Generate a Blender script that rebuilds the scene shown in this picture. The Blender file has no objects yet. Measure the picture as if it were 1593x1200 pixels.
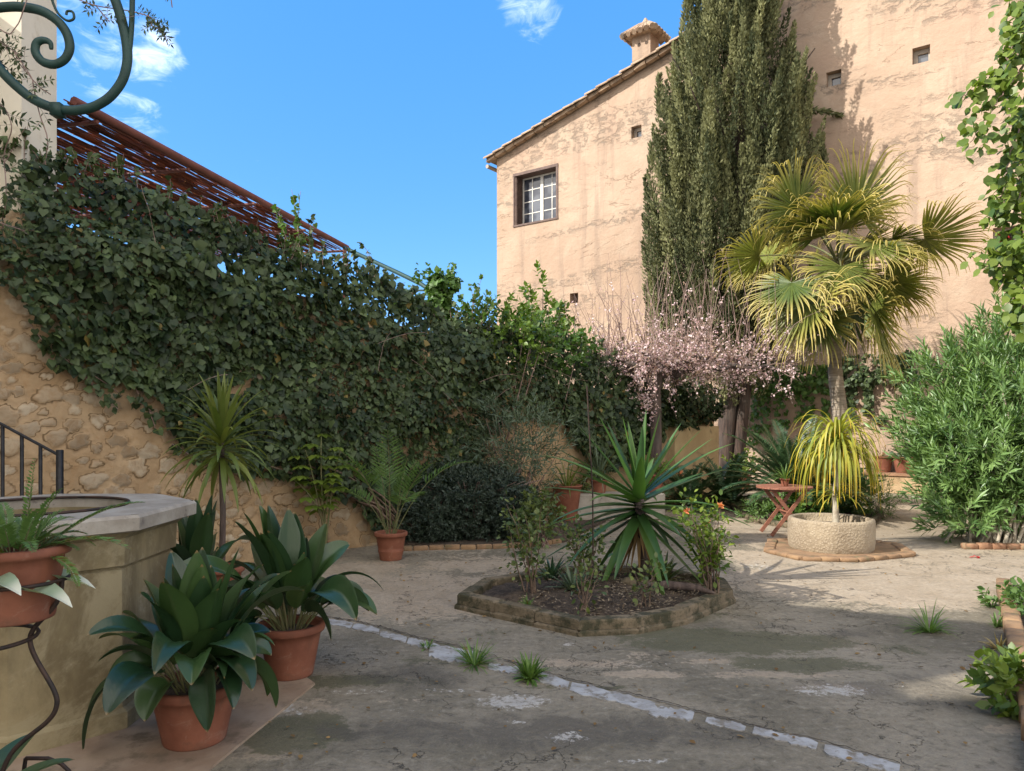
import bpy, math, random
import numpy as np
from mathutils import Vector
PI = math.pi
rng = np.random.default_rng(11); random.seed(11)
C = bpy.context.scene.collection
S = bpy.context.scene

# ------------------------------------------------------------------ camera, sky, sun, exposure
F, CX, HY, CH = 1150.0, 796.5, 655.0, 1.5          # focal length in photo pixels, principal column, horizon row, eye height
cam_d = bpy.data.cameras.new('camera'); cam = bpy.data.objects.new('camera', cam_d); C.objects.link(cam)
cam.location = (0, 0, CH); cam.rotation_euler = (PI/2, 0, 0)
cam_d.sensor_width = 36; cam_d.lens = 36*F/1593; cam_d.shift_y = (HY-600)/1593
cam_d.clip_start = 0.05; cam_d.clip_end = 2000
S.camera = cam
SUN_EL = math.radians(35); SUN_DIR = Vector((-0.94, -0.34, 0)).normalized()   # horizontal direction towards the sun
S.view_settings.view_transform = 'Standard'; S.view_settings.look = 'None'
S.view_settings.exposure = 1.5; S.view_settings.gamma = 1
w = bpy.data.worlds.new('World'); S.world = w; w.use_nodes = True
nt = w.node_tree; N = nt.nodes; L = nt.links
for n in list(N): N.remove(n)
out = N.new('ShaderNodeOutputWorld'); bg = N.new('ShaderNodeBackground'); sky = N.new('ShaderNodeTexSky')
sky.sky_type = 'NISHITA'; sky.sun_disc = False; sky.sun_elevation = SUN_EL
sky.sun_rotation = math.atan2(SUN_DIR.x, SUN_DIR.y)
sky.altitude = 300; sky.air_density = 1.0; sky.dust_density = 0.3; sky.ozone_density = 2.5
bg.inputs['Strength'].default_value = 0.15
tc = N.new('ShaderNodeTexCoord')
nrm = N.new('ShaderNodeVectorMath'); nrm.operation = 'NORMALIZE'; L.new(tc.outputs['Generated'], nrm.inputs[0])
def cloud_spot(px, py, ang, dens):
    d = Vector(((px-CX)/F, 1, -(py-HY)/F)).normalized()
    dp = N.new('ShaderNodeVectorMath'); dp.operation = 'DOT_PRODUCT'; dp.inputs[1].default_value = d; L.new(nrm.outputs[0], dp.inputs[0])
    mr = N.new('ShaderNodeMapRange'); mr.interpolation_type = 'SMOOTHSTEP'
    mr.inputs[1].default_value = math.cos(math.radians(ang)); mr.inputs[2].default_value = 1.0
    mr.inputs[4].default_value = dens; L.new(dp.outputs['Value'], mr.inputs[0]); return mr.outputs[0]
spots = [cloud_spot(150, 60, 4.5, .36), cloud_spot(240, 82, 3.0, .44), cloud_spot(180, 180, 4.5, .33), cloud_spot(825, 3, 3.2, .42), cloud_spot(210, 190, 2.5, .35)]
acc = spots[0]
for s_ in spots[1:]:
    m = N.new('ShaderNodeMath'); m.operation = 'MAXIMUM'; L.new(acc, m.inputs[0]); L.new(s_, m.inputs[1]); acc = m.outputs[0]
mp = N.new('ShaderNodeMapping'); mp.inputs['Scale'].default_value = (9, 9, 22); mp.inputs['Rotation'].default_value = (.3, .5, .2); L.new(nrm.outputs[0], mp.inputs[0])
cn = N.new('ShaderNodeTexNoise'); cn.inputs['Scale'].default_value = 2.2; cn.inputs['Detail'].default_value = 9; cn.inputs['Roughness'].default_value = .62
cn.inputs['Distortion'].default_value = .8; L.new(mp.outputs[0], cn.inputs['Vector'])
cm = N.new('ShaderNodeMath'); cm.operation = 'ADD'; L.new(cn.outputs['Fac'], cm.inputs[0]); L.new(acc, cm.inputs[1])
cr = N.new('ShaderNodeMapRange'); cr.interpolation_type = 'SMOOTHSTEP'; cr.inputs[1].default_value = .74; cr.inputs[2].default_value = 1.3; cr.inputs[4].default_value = .7
L.new(cm.outputs[0], cr.inputs[0])
hs = N.new('ShaderNodeHueSaturation'); hs.inputs['Saturation'].default_value = 1.12; hs.inputs['Value'].default_value = 1.0; 
flat = N.new('ShaderNodeMix'); flat.data_type = 'RGBA'; flat.inputs[0].default_value = .7; L.new(sky.outputs[0], flat.inputs[6]); flat.inputs[7].default_value = (.34, 1.0, 2.3, 1); L.new(flat.outputs[2], hs.inputs['Color'])
mx = N.new('ShaderNodeMix'); mx.data_type = 'RGBA'; L.new(cr.outputs[0], mx.inputs[0]); L.new(hs.outputs[0], mx.inputs[6]); mx.inputs[7].default_value = (5.5, 5.9, 6.4, 1)

# unseen white cloud bank behind the camera and overhead, added as neutral fill
sp_ = N.new('ShaderNodeSeparateXYZ'); L.new(nrm.outputs[0], sp_.inputs[0])
def mrange(v, a, b_, c=0, d=1):
    m_ = N.new('ShaderNodeMapRange'); m_.interpolation_type = 'SMOOTHSTEP'; L.new(v, m_.inputs[0])
    for i_, q_ in enumerate((a, b_, c, d)): m_.inputs[i_+1].default_value = q_
    return m_.outputs[0]
bk = mrange(sp_.outputs['Y'], .12, -.25); cn2 = N.new('ShaderNodeTexNoise'); cn2.inputs['Scale'].default_value = 2.6; cn2.inputs['Detail'].default_value = 7; L.new(nrm.outputs[0], cn2.inputs['Vector'])
bm_ = N.new('ShaderNodeMath'); bm_.operation = 'MULTIPLY'; L.new(bk, bm_.inputs[0]); L.new(mrange(cn2.outputs['Fac'], .36, .5), bm_.inputs[1])
mx2 = N.new('ShaderNodeMix'); mx2.data_type = 'RGBA'; L.new(bm_.outputs[0], mx2.inputs[0]); L.new(mx.outputs[2], mx2.inputs[6]); mx2.inputs[7].default_value = (5.6, 5.25, 4.9, 1)
L.new(mx2.outputs[2], bg.inputs['Color']); L.new(bg.outputs[0], out.inputs['Surface'])
sd = bpy.data.lights.new('sun', 'SUN'); sd.energy = 2.75; sd.angle = math.radians(.55); sd.color = (1, .945, .86)
so = bpy.data.objects.new('sun', sd); C.objects.link(so)
tosun = Vector((SUN_DIR.x*math.cos(SUN_EL), SUN_DIR.y*math.cos(SUN_EL), math.sin(SUN_EL)))
so.rotation_euler = tosun.to_track_quat('Z', 'Y').to_euler(); so.location = (0, 0, 20)

# ------------------------------------------------------------------ helpers
def G(px, py, z=0.0):                      # photo pixel -> point on the horizontal plane at height z
    Y = (CH-z)*F/(py-HY); return np.array([(px-CX)/F*Y, Y, z])
def P(px, py, Y): return np.array([(px-CX)/F*Y, Y, CH-(py-HY)/F*Y])
def nz(v):
    v = np.asarray(v, float); l = np.linalg.norm(v, axis=-1, keepdims=True); return v/np.maximum(l, 1e-9)
class Sn:                                   # smooth pseudo noise, about -1..1
    def __init__(s, seed, d=2, n=14, f=1.0):
        r = np.random.default_rng(seed); s.k = r.normal(size=(n, d))*f*(1+np.arange(n)[:, None]*.35); s.p = r.uniform(0, 6.28, n); s.a = 1/(1+np.arange(n)*.3)
    def __call__(s, q):
        q = np.asarray(q, float); return (np.sin(q@s.k.T*2+s.p)*s.a).sum(-1)/s.a.sum()*2.2

class MB:
    def __init__(s): s.v = []; s.t = []; s.e = []; s.f = []; s.k = []; s.n = 0
    def add(s, v, f, tint=0.5, tip=0.0):
        v = np.asarray(v, float).reshape(-1, 3); m = len(v)
        s.v.append(v); s.t.append(np.broadcast_to(np.asarray(tint, float), (m,)).copy()); s.e.append(np.broadcast_to(np.asarray(tip, float), (m,)).copy())
        if isinstance(f, np.ndarray): s.f.append((f+s.n).reshape(-1)); s.k.append(np.full(len(f), f.shape[1]))
        else:
            for q in f: s.f.append(np.asarray(q)+s.n); s.k.append(np.array([len(q)]))
        s.n += m
    def build(s, name, mat, parent=None, smooth=True, loc=None):
        me = bpy.data.meshes.new(name)
        if s.n:
            v = np.concatenate(s.v)
            q_ = parent
            while q_ is not None and '_o' not in q_: q_ = q_.parent
            if q_ is not None: v = v-np.array(q_['_o'])
            fl = np.concatenate(s.f).astype(np.int32); k = np.concatenate(s.k).astype(np.int32)
            me.vertices.add(len(v)); me.vertices.foreach_set('co', v.astype(np.float32).ravel())
            me.loops.add(len(fl)); me.loops.foreach_set('vertex_index', fl)
            me.polygons.add(len(k)); st = np.concatenate([[0], np.cumsum(k)[:-1]]).astype(np.int32)
            me.polygons.foreach_set('loop_start', st); me.polygons.foreach_set('loop_total', k)
            me.update(calc_edges=True)
            a = me.attributes.new('tint', 'FLOAT', 'POINT'); a.data.foreach_set('value', np.concatenate(s.t).astype(np.float32))
            a = me.attributes.new('tip', 'FLOAT', 'POINT'); a.data.foreach_set('value', np.concatenate(s.e).astype(np.float32))
            me.polygons.foreach_set('use_smooth', np.full(len(k), bool(smooth))); me.validate()
        me.materials.append(mat)
        o = bpy.data.objects.new(name, me); C.objects.link(o)
        if parent is not None: o.parent = parent
        return o
    # shapes
    def box(s, c, size, rz=0, tint=.5, bev=0):
        hx, hy, hz = np.array(size)/2
        if bev:
            b = min(bev, hx*.9, hy*.9, hz*.9)
            poly = [(-hx+b, -hy), (hx-b, -hy), (hx, -hy+b), (hx, hy-b), (hx-b, hy), (-hx+b, hy), (-hx, hy-b), (-hx, -hy+b)]
            pin = [(x*(1-b/hx), y*(1-b/hy)) for x, y in poly]
            rings = [(pin, -hz), (poly, -hz+b), (poly, hz-b), (pin, hz)]
            v = [(x, y, z) for pl, z in rings for x, y in pl]; f = []
            for r in range(3):
                for i in range(8): f.append([r*8+i, r*8+(i+1) % 8, r*8+8+(i+1) % 8, r*8+8+i])
            f.append(list(range(24, 32))); f.append(list(range(7, -1, -1)))
        else:
            v = [(x, y, z) for z in (-hz, hz) for x, y in ((-hx, -hy), (hx, -hy), (hx, hy), (-hx, hy))]
            f = [[0, 1, 5, 4], [1, 2, 6, 5], [2, 3, 7, 6], [3, 0, 4, 7], [4, 5, 6, 7], [3, 2, 1, 0]]
        v = np.array(v); cs, sn = math.cos(rz), math.sin(rz)
        v = np.stack([v[:, 0]*cs-v[:, 1]*sn, v[:, 0]*sn+v[:, 1]*cs, v[:, 2]], 1)+np.array(c)
        s.add(v, f, tint)
    def prism(s, poly, z0, z1, tint=.5):
        n = len(poly); v = [(p[0], p[1], z) for z in (z0, z1) for p in poly]
        f = [[i, (i+1) % n, n+(i+1) % n, n+i] for i in range(n)]+[list(range(n, 2*n)), list(range(n-1, -1, -1))]
        s.add(v, f, tint)
    def tube(s, pts, rad, n=8, tint=.5, tip=0, cap=True, flat=1.0):
        p = np.asarray(pts, float); m = len(p); r = np.broadcast_to(np.asarray(rad, float), (m,))
        t = nz(np.gradient(p, axis=0)); ref = np.array([0, 0, 1.]) if abs(t[0][2]) < .9 else np.array([1., 0, 0])
        u = nz(np.cross(t[0], ref)); V = []
        for i in range(m):
            u = nz(u-t[i]*np.dot(u, t[i])); w_ = np.cross(t[i], u); a = np.arange(n)*2*PI/n
            V.append(p[i]+r[i]*(np.cos(a)[:, None]*u+flat*np.sin(a)[:, None]*w_))
        V = np.concatenate(V); i = np.arange(m-1)[:, None]*n; j = np.arange(n)[None]; j2 = (j+1) % n
        f = np.stack([i+j, i+j2, i+n+j2, i+n+j], -1).reshape(-1, 4)
        tt = tip if np.isscalar(tip) else np.repeat(tip, n)
        s.add(V, f, tint, tt)
        if cap and n > 3: s.add(V[-n:], [list(range(n))], tint); s.add(V[:n], [list(range(n-1, -1, -1))], tint)
    def lathe(s, prof, c=(0, 0, 0), n=40, tint=.5, wob=None):
        a = np.arange(n)*2*PI/n; m = len(prof); V = []
        for r, z in prof:
            rr = r*np.ones(n)
            if wob is not None: rr = rr*wob(a)
            V.append(np.stack([c[0]+rr*np.cos(a), c[1]+rr*np.sin(a), np.full(n, c[2]+z)], 1))
        V = np.concatenate(V); i = np.arange(m-1)[:, None]*n; j = np.arange(n)[None]; j2 = (j+1) % n
        s.add(V, np.stack([i+j, i+j2, i+n+j2, i+n+j], -1).reshape(-1, 4), tint)
    def strap(s, pts, side, wid, fold=.25, tint=.5, tip=None, rows=3, rib=0):
        """leaf blade along pts: side vectors, half widths, V fold"""
        p = np.asarray(pts); m = len(p); t = nz(np.gradient(p, axis=0)); sd_ = nz(side-t*(side*t).sum(1, keepdims=True)); up = np.cross(sd_, t)
        xs = np.linspace(-1, 1, rows); V = []
        for j_, x in enumerate(xs): V.append(p+sd_*(wid*x)[:, None]+up*(wid*(fold*(abs(x)-.4)+rib*(j_ % 2)))[:, None])
        V = np.stack(V, 1).reshape(-1, 3); i = np.arange(m-1)[:, None]*rows; j = np.arange(rows-1)[None]
        f = np.stack([i+j, i+j+1, i+rows+j+1, i+rows+j], -1).reshape(-1, 4)
        tp = np.repeat(np.linspace(0, 1, m), rows) if tip is None else tip
        s.add(V, f, tint, tp)
    def scatter(s, pos, T, Nn, size, tmpl, tint, xs=None):
        v, f = tmpl; T = nz(T); X = nz(np.cross(T, Nn)); Nn = np.cross(X, T); n = len(pos); m = len(v)
        size = np.broadcast_to(size, (n,))[:, None, None]; wx = 1 if xs is None else np.asarray(xs)[:, None, None]
        V = pos[:, None]+size*(v[None, :, 0:1]*wx*X[:, None]+v[None, :, 1:2]*T[:, None]+v[None, :, 2:3]*Nn[:, None])
        Fc = (f[None]+(np.arange(n)*m)[:, None, None]).reshape(-1, f.shape[1])
        s.add(V.reshape(-1, 3), Fc, np.repeat(tint, m), np.tile(v[:, 1], n))

IVY = (np.array([(0, .05, 0), (-.36, -.12, -.03), (-.54, .22, -.1), (-.36, .55, -.02), (0, .98, -.12), (.36, .55, -.02), (.54, .22, -.1), (.36, -.12, -.03), (0, .35, .06)], float),
       np.array([(0, 8, 2, 1), (8, 4, 3, 2), (0, 7, 6, 8), (8, 6, 5, 4)]))
OVAL = (np.array([(0, 0, 0), (-.26, .28, .05), (-.28, .62, .03), (0, 1, -.08), (.28, .62, .03), (.26, .28, .05), (0, .45, -.03)], float),
        np.array([(0, 6, 2, 1), (6, 3, 2, 6), (0, 5, 4, 6), (6, 4, 3, 6)][:1]+[(0, 5, 4, 6)]+[(6, 4, 3, 2)]))
LANCE = (np.array([(0, 0, 0), (-.085, .45, .03), (0, 1, -.06), (.085, .45, .03), (0, .45, -.01)], float), np.array([(0, 4, 2, 1), (0, 3, 2, 4)]))
SPRAY = (np.array([(0, 0, 0), (-.16, .4, .04), (0, 1, 0), (.16, .45, .04)], float), np.array([(0, 3, 2, 1)]))
PETAL = (np.array([(-.5, 0, 0), (0, -.5, .1), (.5, 0, 0), (0, .5, .1)], float), np.array([(0, 1, 2, 3)]))

def rdir(n): return nz(rng.normal(size=(n, 3)))
def shoots(mb, pos, d, nl, shl, L_, spread=.8, tmpl=LANCE, base=.15, jit=.25, tintj=.5, stem=True, smb=None, wx=1.0, tint0=None):
    """leafy shoots: nl leaves along each shoot of length shl"""
    n = len(pos); d = nz(d); shl = np.broadcast_to(shl, (n,))
    k = np.tile(np.arange(nl), n); idx = np.repeat(np.arange(n), nl); t = base+(1-base)*(k+.5)/nl
    D = d[idx]; a = k*2.4+rng.uniform(0, 6.3, n)[idx]
    ref = np.where(abs(D[:, 2:3]) < .9, [[0, 0, 1.]], [[1., 0, 0]]); U = nz(np.cross(D, ref)); W_ = np.cross(D, U)
    R = U*np.cos(a)[:, None]+W_*np.sin(a)[:, None]
    sp = spread*(1.15-.75*t)[:, None]
    T = nz(D*(1-sp*.55)+R*sp+rng.normal(size=D.shape)*jit*.5+np.array([0, 0, -.08]))
    Nn = nz(D*1.0-R*.35+rng.normal(size=D.shape)*jit+np.array([0, 0, .25]))
    p = pos[idx]+D*(shl[idx]*t)[:, None]
    ti = (rng.uniform(0, 1, n)*.6)[idx]+rng.uniform(0, .4, len(idx)) if tint0 is None else np.clip(tint0[idx]+rng.uniform(-.2, .2, len(idx)), 0, 1)
    mb.scatter(p, T, Nn, L_*rng.uniform(.7, 1.15, len(idx)), tmpl, ti, xs=np.full(len(idx), wx))
def blob(c, r, n, seed=0, lo=.35, lump=.18, f=1.0, zmin=None):
    """points and outward directions in an uneven ellipsoid"""
    d = rdir(n); q = Sn(seed, 3, f=f)(d*1.4); rr = (lo+(1-lo)*rng.uniform(0, 1, n)**.45)*(1+lump*q)
    p = np.array(c)+d*rr[:, None]*np.array(r)
    if zmin is not None: k = p[:, 2] > zmin; p = p[k]; d = d[k]
    return p, nz(d/np.array(r))
def arch(p, d, L_, droop, n, kick=0):
    """path leaving p along d and sagging under its weight"""
    p = np.array(p, float); d = nz(np.array(d, float)); o = [p.copy()]; st = L_/(n-1)
    for i in range(n-1):
        p = p+d*st; o.append(p.copy()); d = nz(d+np.array([0, 0, -1.])*droop*st/L_*(.4+1.3*i/n)+kick*rng.normal(size=3)*.03)
    return np.array(o)
def bladew(n, w_, kind='lance', pet=0.0):
    t = np.linspace(0, 1, n)
    if kind == 'lance': q = np.clip((t-pet)/(1-pet), 0, 1); wv = np.where(t < pet, .06, np.sin(PI*q**.8)**.8+.02)
    elif kind == 'strap': wv = np.minimum(1, .55+2.2*t)*np.clip((1-t)/.45, 0, 1)**.75+.01
    else: wv = np.minimum(1, .7+1.2*t)*np.clip((1-t)/.9, 0, 1)**.7+.01
    return w_*wv
def strap_leaf(mb, p, d, L_, w_, droop, n=10, kind='strap', fold=.3, pet=0, tint=None, roll=0, rows=3):
    pts = arch(p, d, L_, droop, n); hz = np.array([d[1], -d[0], 0.]); hz = nz(hz) if np.linalg.norm(hz) > 1e-3 else np.array([1., 0, 0])
    side = np.tile(hz+np.array([0, 0, roll]), (n, 1)); mb.strap(pts, side, bladew(n, w_, kind, pet), fold, rng.uniform(0, 1) if tint is None else tint, rows=rows); return pts
def frond(mb, smb, p, d, L_, nl, ll, droop, tint=.5, bare=.2, ang=.9, wx=1.0, vee=.3, r=.006, tmpl=LANCE):
    pts = arch(p, d, L_, droop, 16); smb.tube(pts, np.linspace(r, r*.25, 16), 5, cap=False)
    t = bare+(1-bare)*(np.arange(nl)+.5)/nl; x = t*15; i = np.minimum(x.astype(int), 14); fr = (x-i)[:, None]
    q = pts[i]*(1-fr)+pts[i+1]*fr; tg = nz(pts[i+1]-pts[i]); hz = nz(np.array([d[1], -d[0], 0.])+1e-6)
    up = np.cross(np.tile(hz, (nl, 1)), tg); sz = ll*np.sin(PI*np.clip(t*.85+.12, 0, 1))**.6
    for s in (-1, 1):
        T = nz(tg*math.cos(ang)+s*hz*math.sin(ang)+up*vee+rng.normal(size=(nl, 3))*.05+np.array([0, 0, -.12]))
        mb.scatter(q, T, up+s*hz*-.2+rng.normal(size=(nl, 3))*.1, sz*rng.uniform(.85, 1.1, nl), tmpl, np.clip(tint+rng.uniform(-.2, .2, nl), 0, 1), xs=np.full(nl, wx))

def tag(o, label=None, cat=None, group=None, kind=None):
    if label: o['label'] = label
    if cat: o['category'] = cat
    if group: o['group'] = group
    if kind: o['kind'] = kind
    return o
def thing(name, loc, label, cat, group=None):
    o = bpy.data.objects.new(name, None); C.objects.link(o); o.location = loc; o.empty_display_size = .1
    o['_o'] = [float(x) for x in loc]; return tag(o, label, cat, group)
def done_things():
    for o in bpy.data.objects:
        if '_o' in o: del o['_o']

# ------------------------------------------------------------------ materials
def newmat(name):
    m = bpy.data.materials.new(name); m.use_nodes = True; t = m.node_tree
    for n in list(t.nodes): t.nodes.remove(n)
    o = t.nodes.new('ShaderNodeOutputMaterial'); b = t.nodes.new('ShaderNodeBsdfPrincipled'); t.links.new(b.outputs[0], o.inputs[0]); return m, t, b, o
class NT:
    def __init__(s, t): s.t = t; s.x = t.nodes.new('ShaderNodeTexCoord')
    def noise(s, sc, det=5, rough=.6, dist=0, coord='Object', scale=None):
        n = s.t.nodes.new('ShaderNodeTexNoise'); n.inputs['Scale'].default_value = sc; n.inputs['Detail'].default_value = det; n.inputs['Roughness'].default_value = rough; n.inputs['Distortion'].default_value = dist
        c = s.x.outputs[coord]
        if scale: m = s.t.nodes.new('ShaderNodeMapping'); m.inputs['Scale'].default_value = scale; s.t.links.new(c, m.inputs[0]); c = m.outputs[0]
        s.t.links.new(c, n.inputs['Vector']); return n.outputs['Fac']
    def voro(s, sc, feat='F1', scale=None):
        n = s.t.nodes.new('ShaderNodeTexVoronoi'); n.feature = feat; n.inputs['Scale'].default_value = sc
        c = s.x.outputs['Object']
        if scale: m = s.t.nodes.new('ShaderNodeMapping'); m.inputs['Scale'].default_value = scale; s.t.links.new(c, m.inputs[0]); c = m.outputs[0]
        s.t.links.new(c, n.inputs['Vector']); return n.outputs[0]
    def rng(s, v, a, b, c=0, d=1, smooth=True):
        n = s.t.nodes.new('ShaderNodeMapRange'); n.interpolation_type = 'SMOOTHSTEP' if smooth else 'LINEAR'; s.t.links.new(v, n.inputs[0])
        for i, q in enumerate((a, b, c, d)): n.inputs[i+1].default_value = q
        return n.outputs[0]
    def mix(s, f, a, b, mode='MIX'):
        n = s.t.nodes.new('ShaderNodeMix'); n.data_type = 'RGBA'; n.blend_type = mode
        for i, q in ((0, f), (6, a), (7, b)):
            if isinstance(q, (int, float)): n.inputs[i].default_value = q
            elif isinstance(q, tuple): n.inputs[i].default_value = (*q, 1)
            else: s.t.links.new(q, n.inputs[i])
        return n.outputs[2]
    def math(s, op, a, b=0.0):
        n = s.t.nodes.new('ShaderNodeMath'); n.operation = op
        for i, q in enumerate((a, b)):
            if isinstance(q, (int, float)): n.inputs[i].default_value = q
            else: s.t.links.new(q, n.inputs[i])
        return n.outputs[0]
    def attr(s, name):
        n = s.t.nodes.new('ShaderNodeAttribute'); n.attribute_name = name; return n.outputs['Fac']
    def bump(s, b, h, st=.3, dist=.02):
        n = s.t.nodes.new('ShaderNodeBump'); n.inputs['Strength'].default_value = st; n.inputs['Distance'].default_value = dist
        s.t.links.new(h, n.inputs['Height']); s.t.links.new(n.outputs[0], b.inputs['Normal'])
def setv(b, t, inp, v):
    if isinstance(v, tuple): b.inputs[inp].default_value = (*v, 1) if len(v) == 3 else v
    elif isinstance(v, (int, float)): b.inputs[inp].default_value = v
    else: t.links.new(v, b.inputs[inp])
def leafmat(name, c1, c2, tipc=None, rough=.45, trans=.25, tiprange=(.4, 1), spec=.4, veins=0):
    m, t, b, o = newmat(name); q = NT(t); ti = q.attr('tint')
    col = q.mix(ti, c1, c2)
    old = q.rng(ti, .985, .99); col = q.mix(old, col, (.16, .12, .03))
    if tipc: col = q.mix(q.rng(q.attr('tip'), *tiprange), col, tipc)
    nn = q.noise(9, 3); col = q.mix(q.rng(nn, .3, .7, 0, .5), col, q.mix(1.0, col, (.7, .74, .7), 'MULTIPLY'))
    setv(b, t, 'Base Color', col); setv(b, t, 'Roughness', rough); b.inputs['Specular IOR Level'].default_value = spec
    tr = t.nodes.new('ShaderNodeBsdfTranslucent'); hs = q.mix(1.0, col, (1.3, 1.35, .6), 'MULTIPLY'); t.links.new(hs, tr.inputs[0])
    ms = t.nodes.new('ShaderNodeMixShader'); ms.inputs[0].default_value = trans; t.links.new(b.outputs[0], ms.inputs[1]); t.links.new(tr.outputs[0], ms.inputs[2]); t.links.new(ms.outputs[0], o.inputs[0])
    if veins: q.bump(b, q.noise(60, 2, .5, scale=(1, 1, .25)), .25, .004)
    return m
def simple(name, c1, c2, sc=6, rough=.8, bump=.2, bsc=60, bd=.006, metallic=0, spec=.4, lo=.35, hi=.65, extra=None):
    m, t, b, o = newmat(name); q = NT(t); col = q.mix(q.rng(q.noise(sc, 6, .65), lo, hi), c1, c2)
    if extra: col = q.mix(q.rng(q.noise(extra[1], 6, .7), extra[2], extra[3]), col, extra[0])
    setv(b, t, 'Base Color', col); setv(b, t, 'Roughness', rough); b.inputs['Metallic'].default_value = metallic; b.inputs['Specular IOR Level'].default_value = spec
    if bump: q.bump(b, q.noise(bsc, 5, .65), bump, bd)
    return m
M = {}
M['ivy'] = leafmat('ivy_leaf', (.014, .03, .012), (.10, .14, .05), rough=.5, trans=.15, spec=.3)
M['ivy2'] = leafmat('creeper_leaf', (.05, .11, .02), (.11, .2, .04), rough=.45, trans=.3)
M['vine'] = leafmat('vine_leaf', (.06, .115, .02), (.2, .26, .04), rough=.42, trans=.35)
M['asp'] = leafmat('aspidistra_leaf', (.012, .036, .014), (.05, .095, .026), (.2, .13, .05), tiprange=(.955, .99), rough=.33, trans=.12, spec=.55, veins=1)
M['yucca'] = leafmat('yucca_leaf', (.035, .09, .03), (.10, .19, .035), rough=.36, trans=.2, spec=.5)
M['drac'] = leafmat('dracaena_leaf', (.09, .13, .025), (.19, .22, .05), rough=.45, trans=.3)
M['fan'] = leafmat('fan_palm_leaf', (.06, .10, .018), (.24, .25, .05), (.48, .38, .11), rough=.45, trans=.25, tiprange=(.4, .95), spec=.5)
M['pony'] = leafmat('strap_leaf_yellow', (.16, .21, .03), (.42, .38, .045), (.62, .4, .04), rough=.45, trans=.3, tiprange=(.7, 1))
M['cyp'] = leafmat('cypress_spray', (.05, .062, .028), (.25, .25, .115), rough=.7, trans=.1, spec=.2)
M['ole'] = leafmat('oleander_leaf', (.06, .13, .04), (.23, .35, .11), rough=.4, trans=.25, spec=.5)
M['dark'] = leafmat('dark_bush_leaf', (.02, .035, .025), (.045, .065, .04), rough=.5, trans=.1)
M['grey'] = leafmat('grey_shrub_leaf', (.06, .095, .06), (.13, .17, .1), rough=.5, trans=.2)
M['rose'] = leafmat('rose_leaf', (.05, .09, .03), (.16, .19, .05), rough=.4, trans=.25)
M['fern'] = leafmat('fern_leaf', (.06, .12, .03), (.14, .23, .06), rough=.5, trans=.3)
M['cyc'] = leafmat('cycad_leaf', (.03, .07, .03), (.07, .13, .05), rough=.35, trans=.1, spec=.6)
M['grass'] = leafmat('weed_leaf', (.07, .14, .03), (.16, .26, .05), rough=.5, trans=.3)
M['citrus'] = leafmat('citrus_leaf', (.05, .11, .02), (.15, .22, .03), rough=.4, trans=.3)
M['bloss'] = leafmat('blossom_petal', (.58, .36, .4), (.86, .72, .75), rough=.7, trans=.3, spec=.1)
M['red'] = leafmat('red_bract', (.6, .04, .05), (.75, .1, .1), rough=.6, trans=.3)
M['orange'] = leafmat('orange_petal', (.8, .25, .12), (.85, .4, .2), rough=.6, trans=.3)
M['white'] = leafmat('white_petal', (.75, .73, .65), (.85, .83, .75), rough=.6, trans=.3)
M['varieg'] = leafmat('pale_leaf', (.3, .4, .28), (.36, .45, .33), (.75, .75, .62), rough=.4, trans=.25, tiprange=(.8, .93))
M['dead'] = leafmat('dead_leaf', (.14, .08, .035), (.28, .18, .08), rough=.8, trans=.1, spec=.1)
M['straw'] = leafmat('straw_leaf', (.35, .26, .1), (.5, .38, .15), rough=.7, trans=.2, spec=.1)
M['stem'] = simple('green_stem', (.09, .11, .035), (.15, .13, .06), 12, .7)
M['bark'] = simple('bark', (.1, .065, .045), (.2, .14, .1), 10, .9, .6, 45, .015)
M['twig'] = simple('twig_bark', (.16, .1, .08), (.3, .21, .18), 8, .85, .3, 60, .004)
M['palebark'] = simple('pale_bark', (.4, .36, .28), (.28, .23, .17), 14, .9, .4, 50, .006)
def barkmat(name, c1, c2, c3, sx=(14, 14, 1.6), bst=.8, bd=.03):
    m, t, b, o = newmat(name); q = NT(t); n1 = q.noise(1.5, 6, .65, .4, scale=sx); n2 = q.noise(3, 4)
    col = q.mix(q.rng(n1, .35, .65), c1, c2); col = q.mix(q.rng(n2, .45, .7, 0, .6), col, c3)
    setv(b, t, 'Base Color', col); setv(b, t, 'Roughness', .92); q.bump(b, n1, bst, bd); return m
M['cypbark'] = barkmat('cypress_bark', (.025, .016, .013), (.08, .05, .036), (.06, .05, .04))
M['darkbark'] = barkmat('dark_bark', (.05, .035, .03), (.12, .085, .07), (.09, .08, .07), bd=.02)
M['palmbark'] = barkmat('palm_bark', (.2, .15, .1), (.36, .3, .23), (.15, .12, .09), sx=(2, 2, 16), bst=.6, bd=.03)
def potmat():
    m, t, b, o = newmat('terracotta'); q = NT(t)
    col = q.mix(q.rng(q.noise(5, 5), .3, .7), (.155, .052, .028), (.235, .088, .05))
    col = q.mix(q.rng(q.noise(11, 8, .72, .6), .54, .8, 0, .5), col, (.36, .27, .2)); col = q.mix(q.rng(q.noise(4, 7, .7, .5), .5, .72, 0, .75), col, (.09, .055, .035))
    setv(b, t, 'Base Color', col); setv(b, t, 'Roughness', .78); b.inputs['Specular IOR Level'].default_value = .35; q.bump(b, q.noise(40, 6, .6), .2, .005); return m
M['terra'] = potmat()
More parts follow.
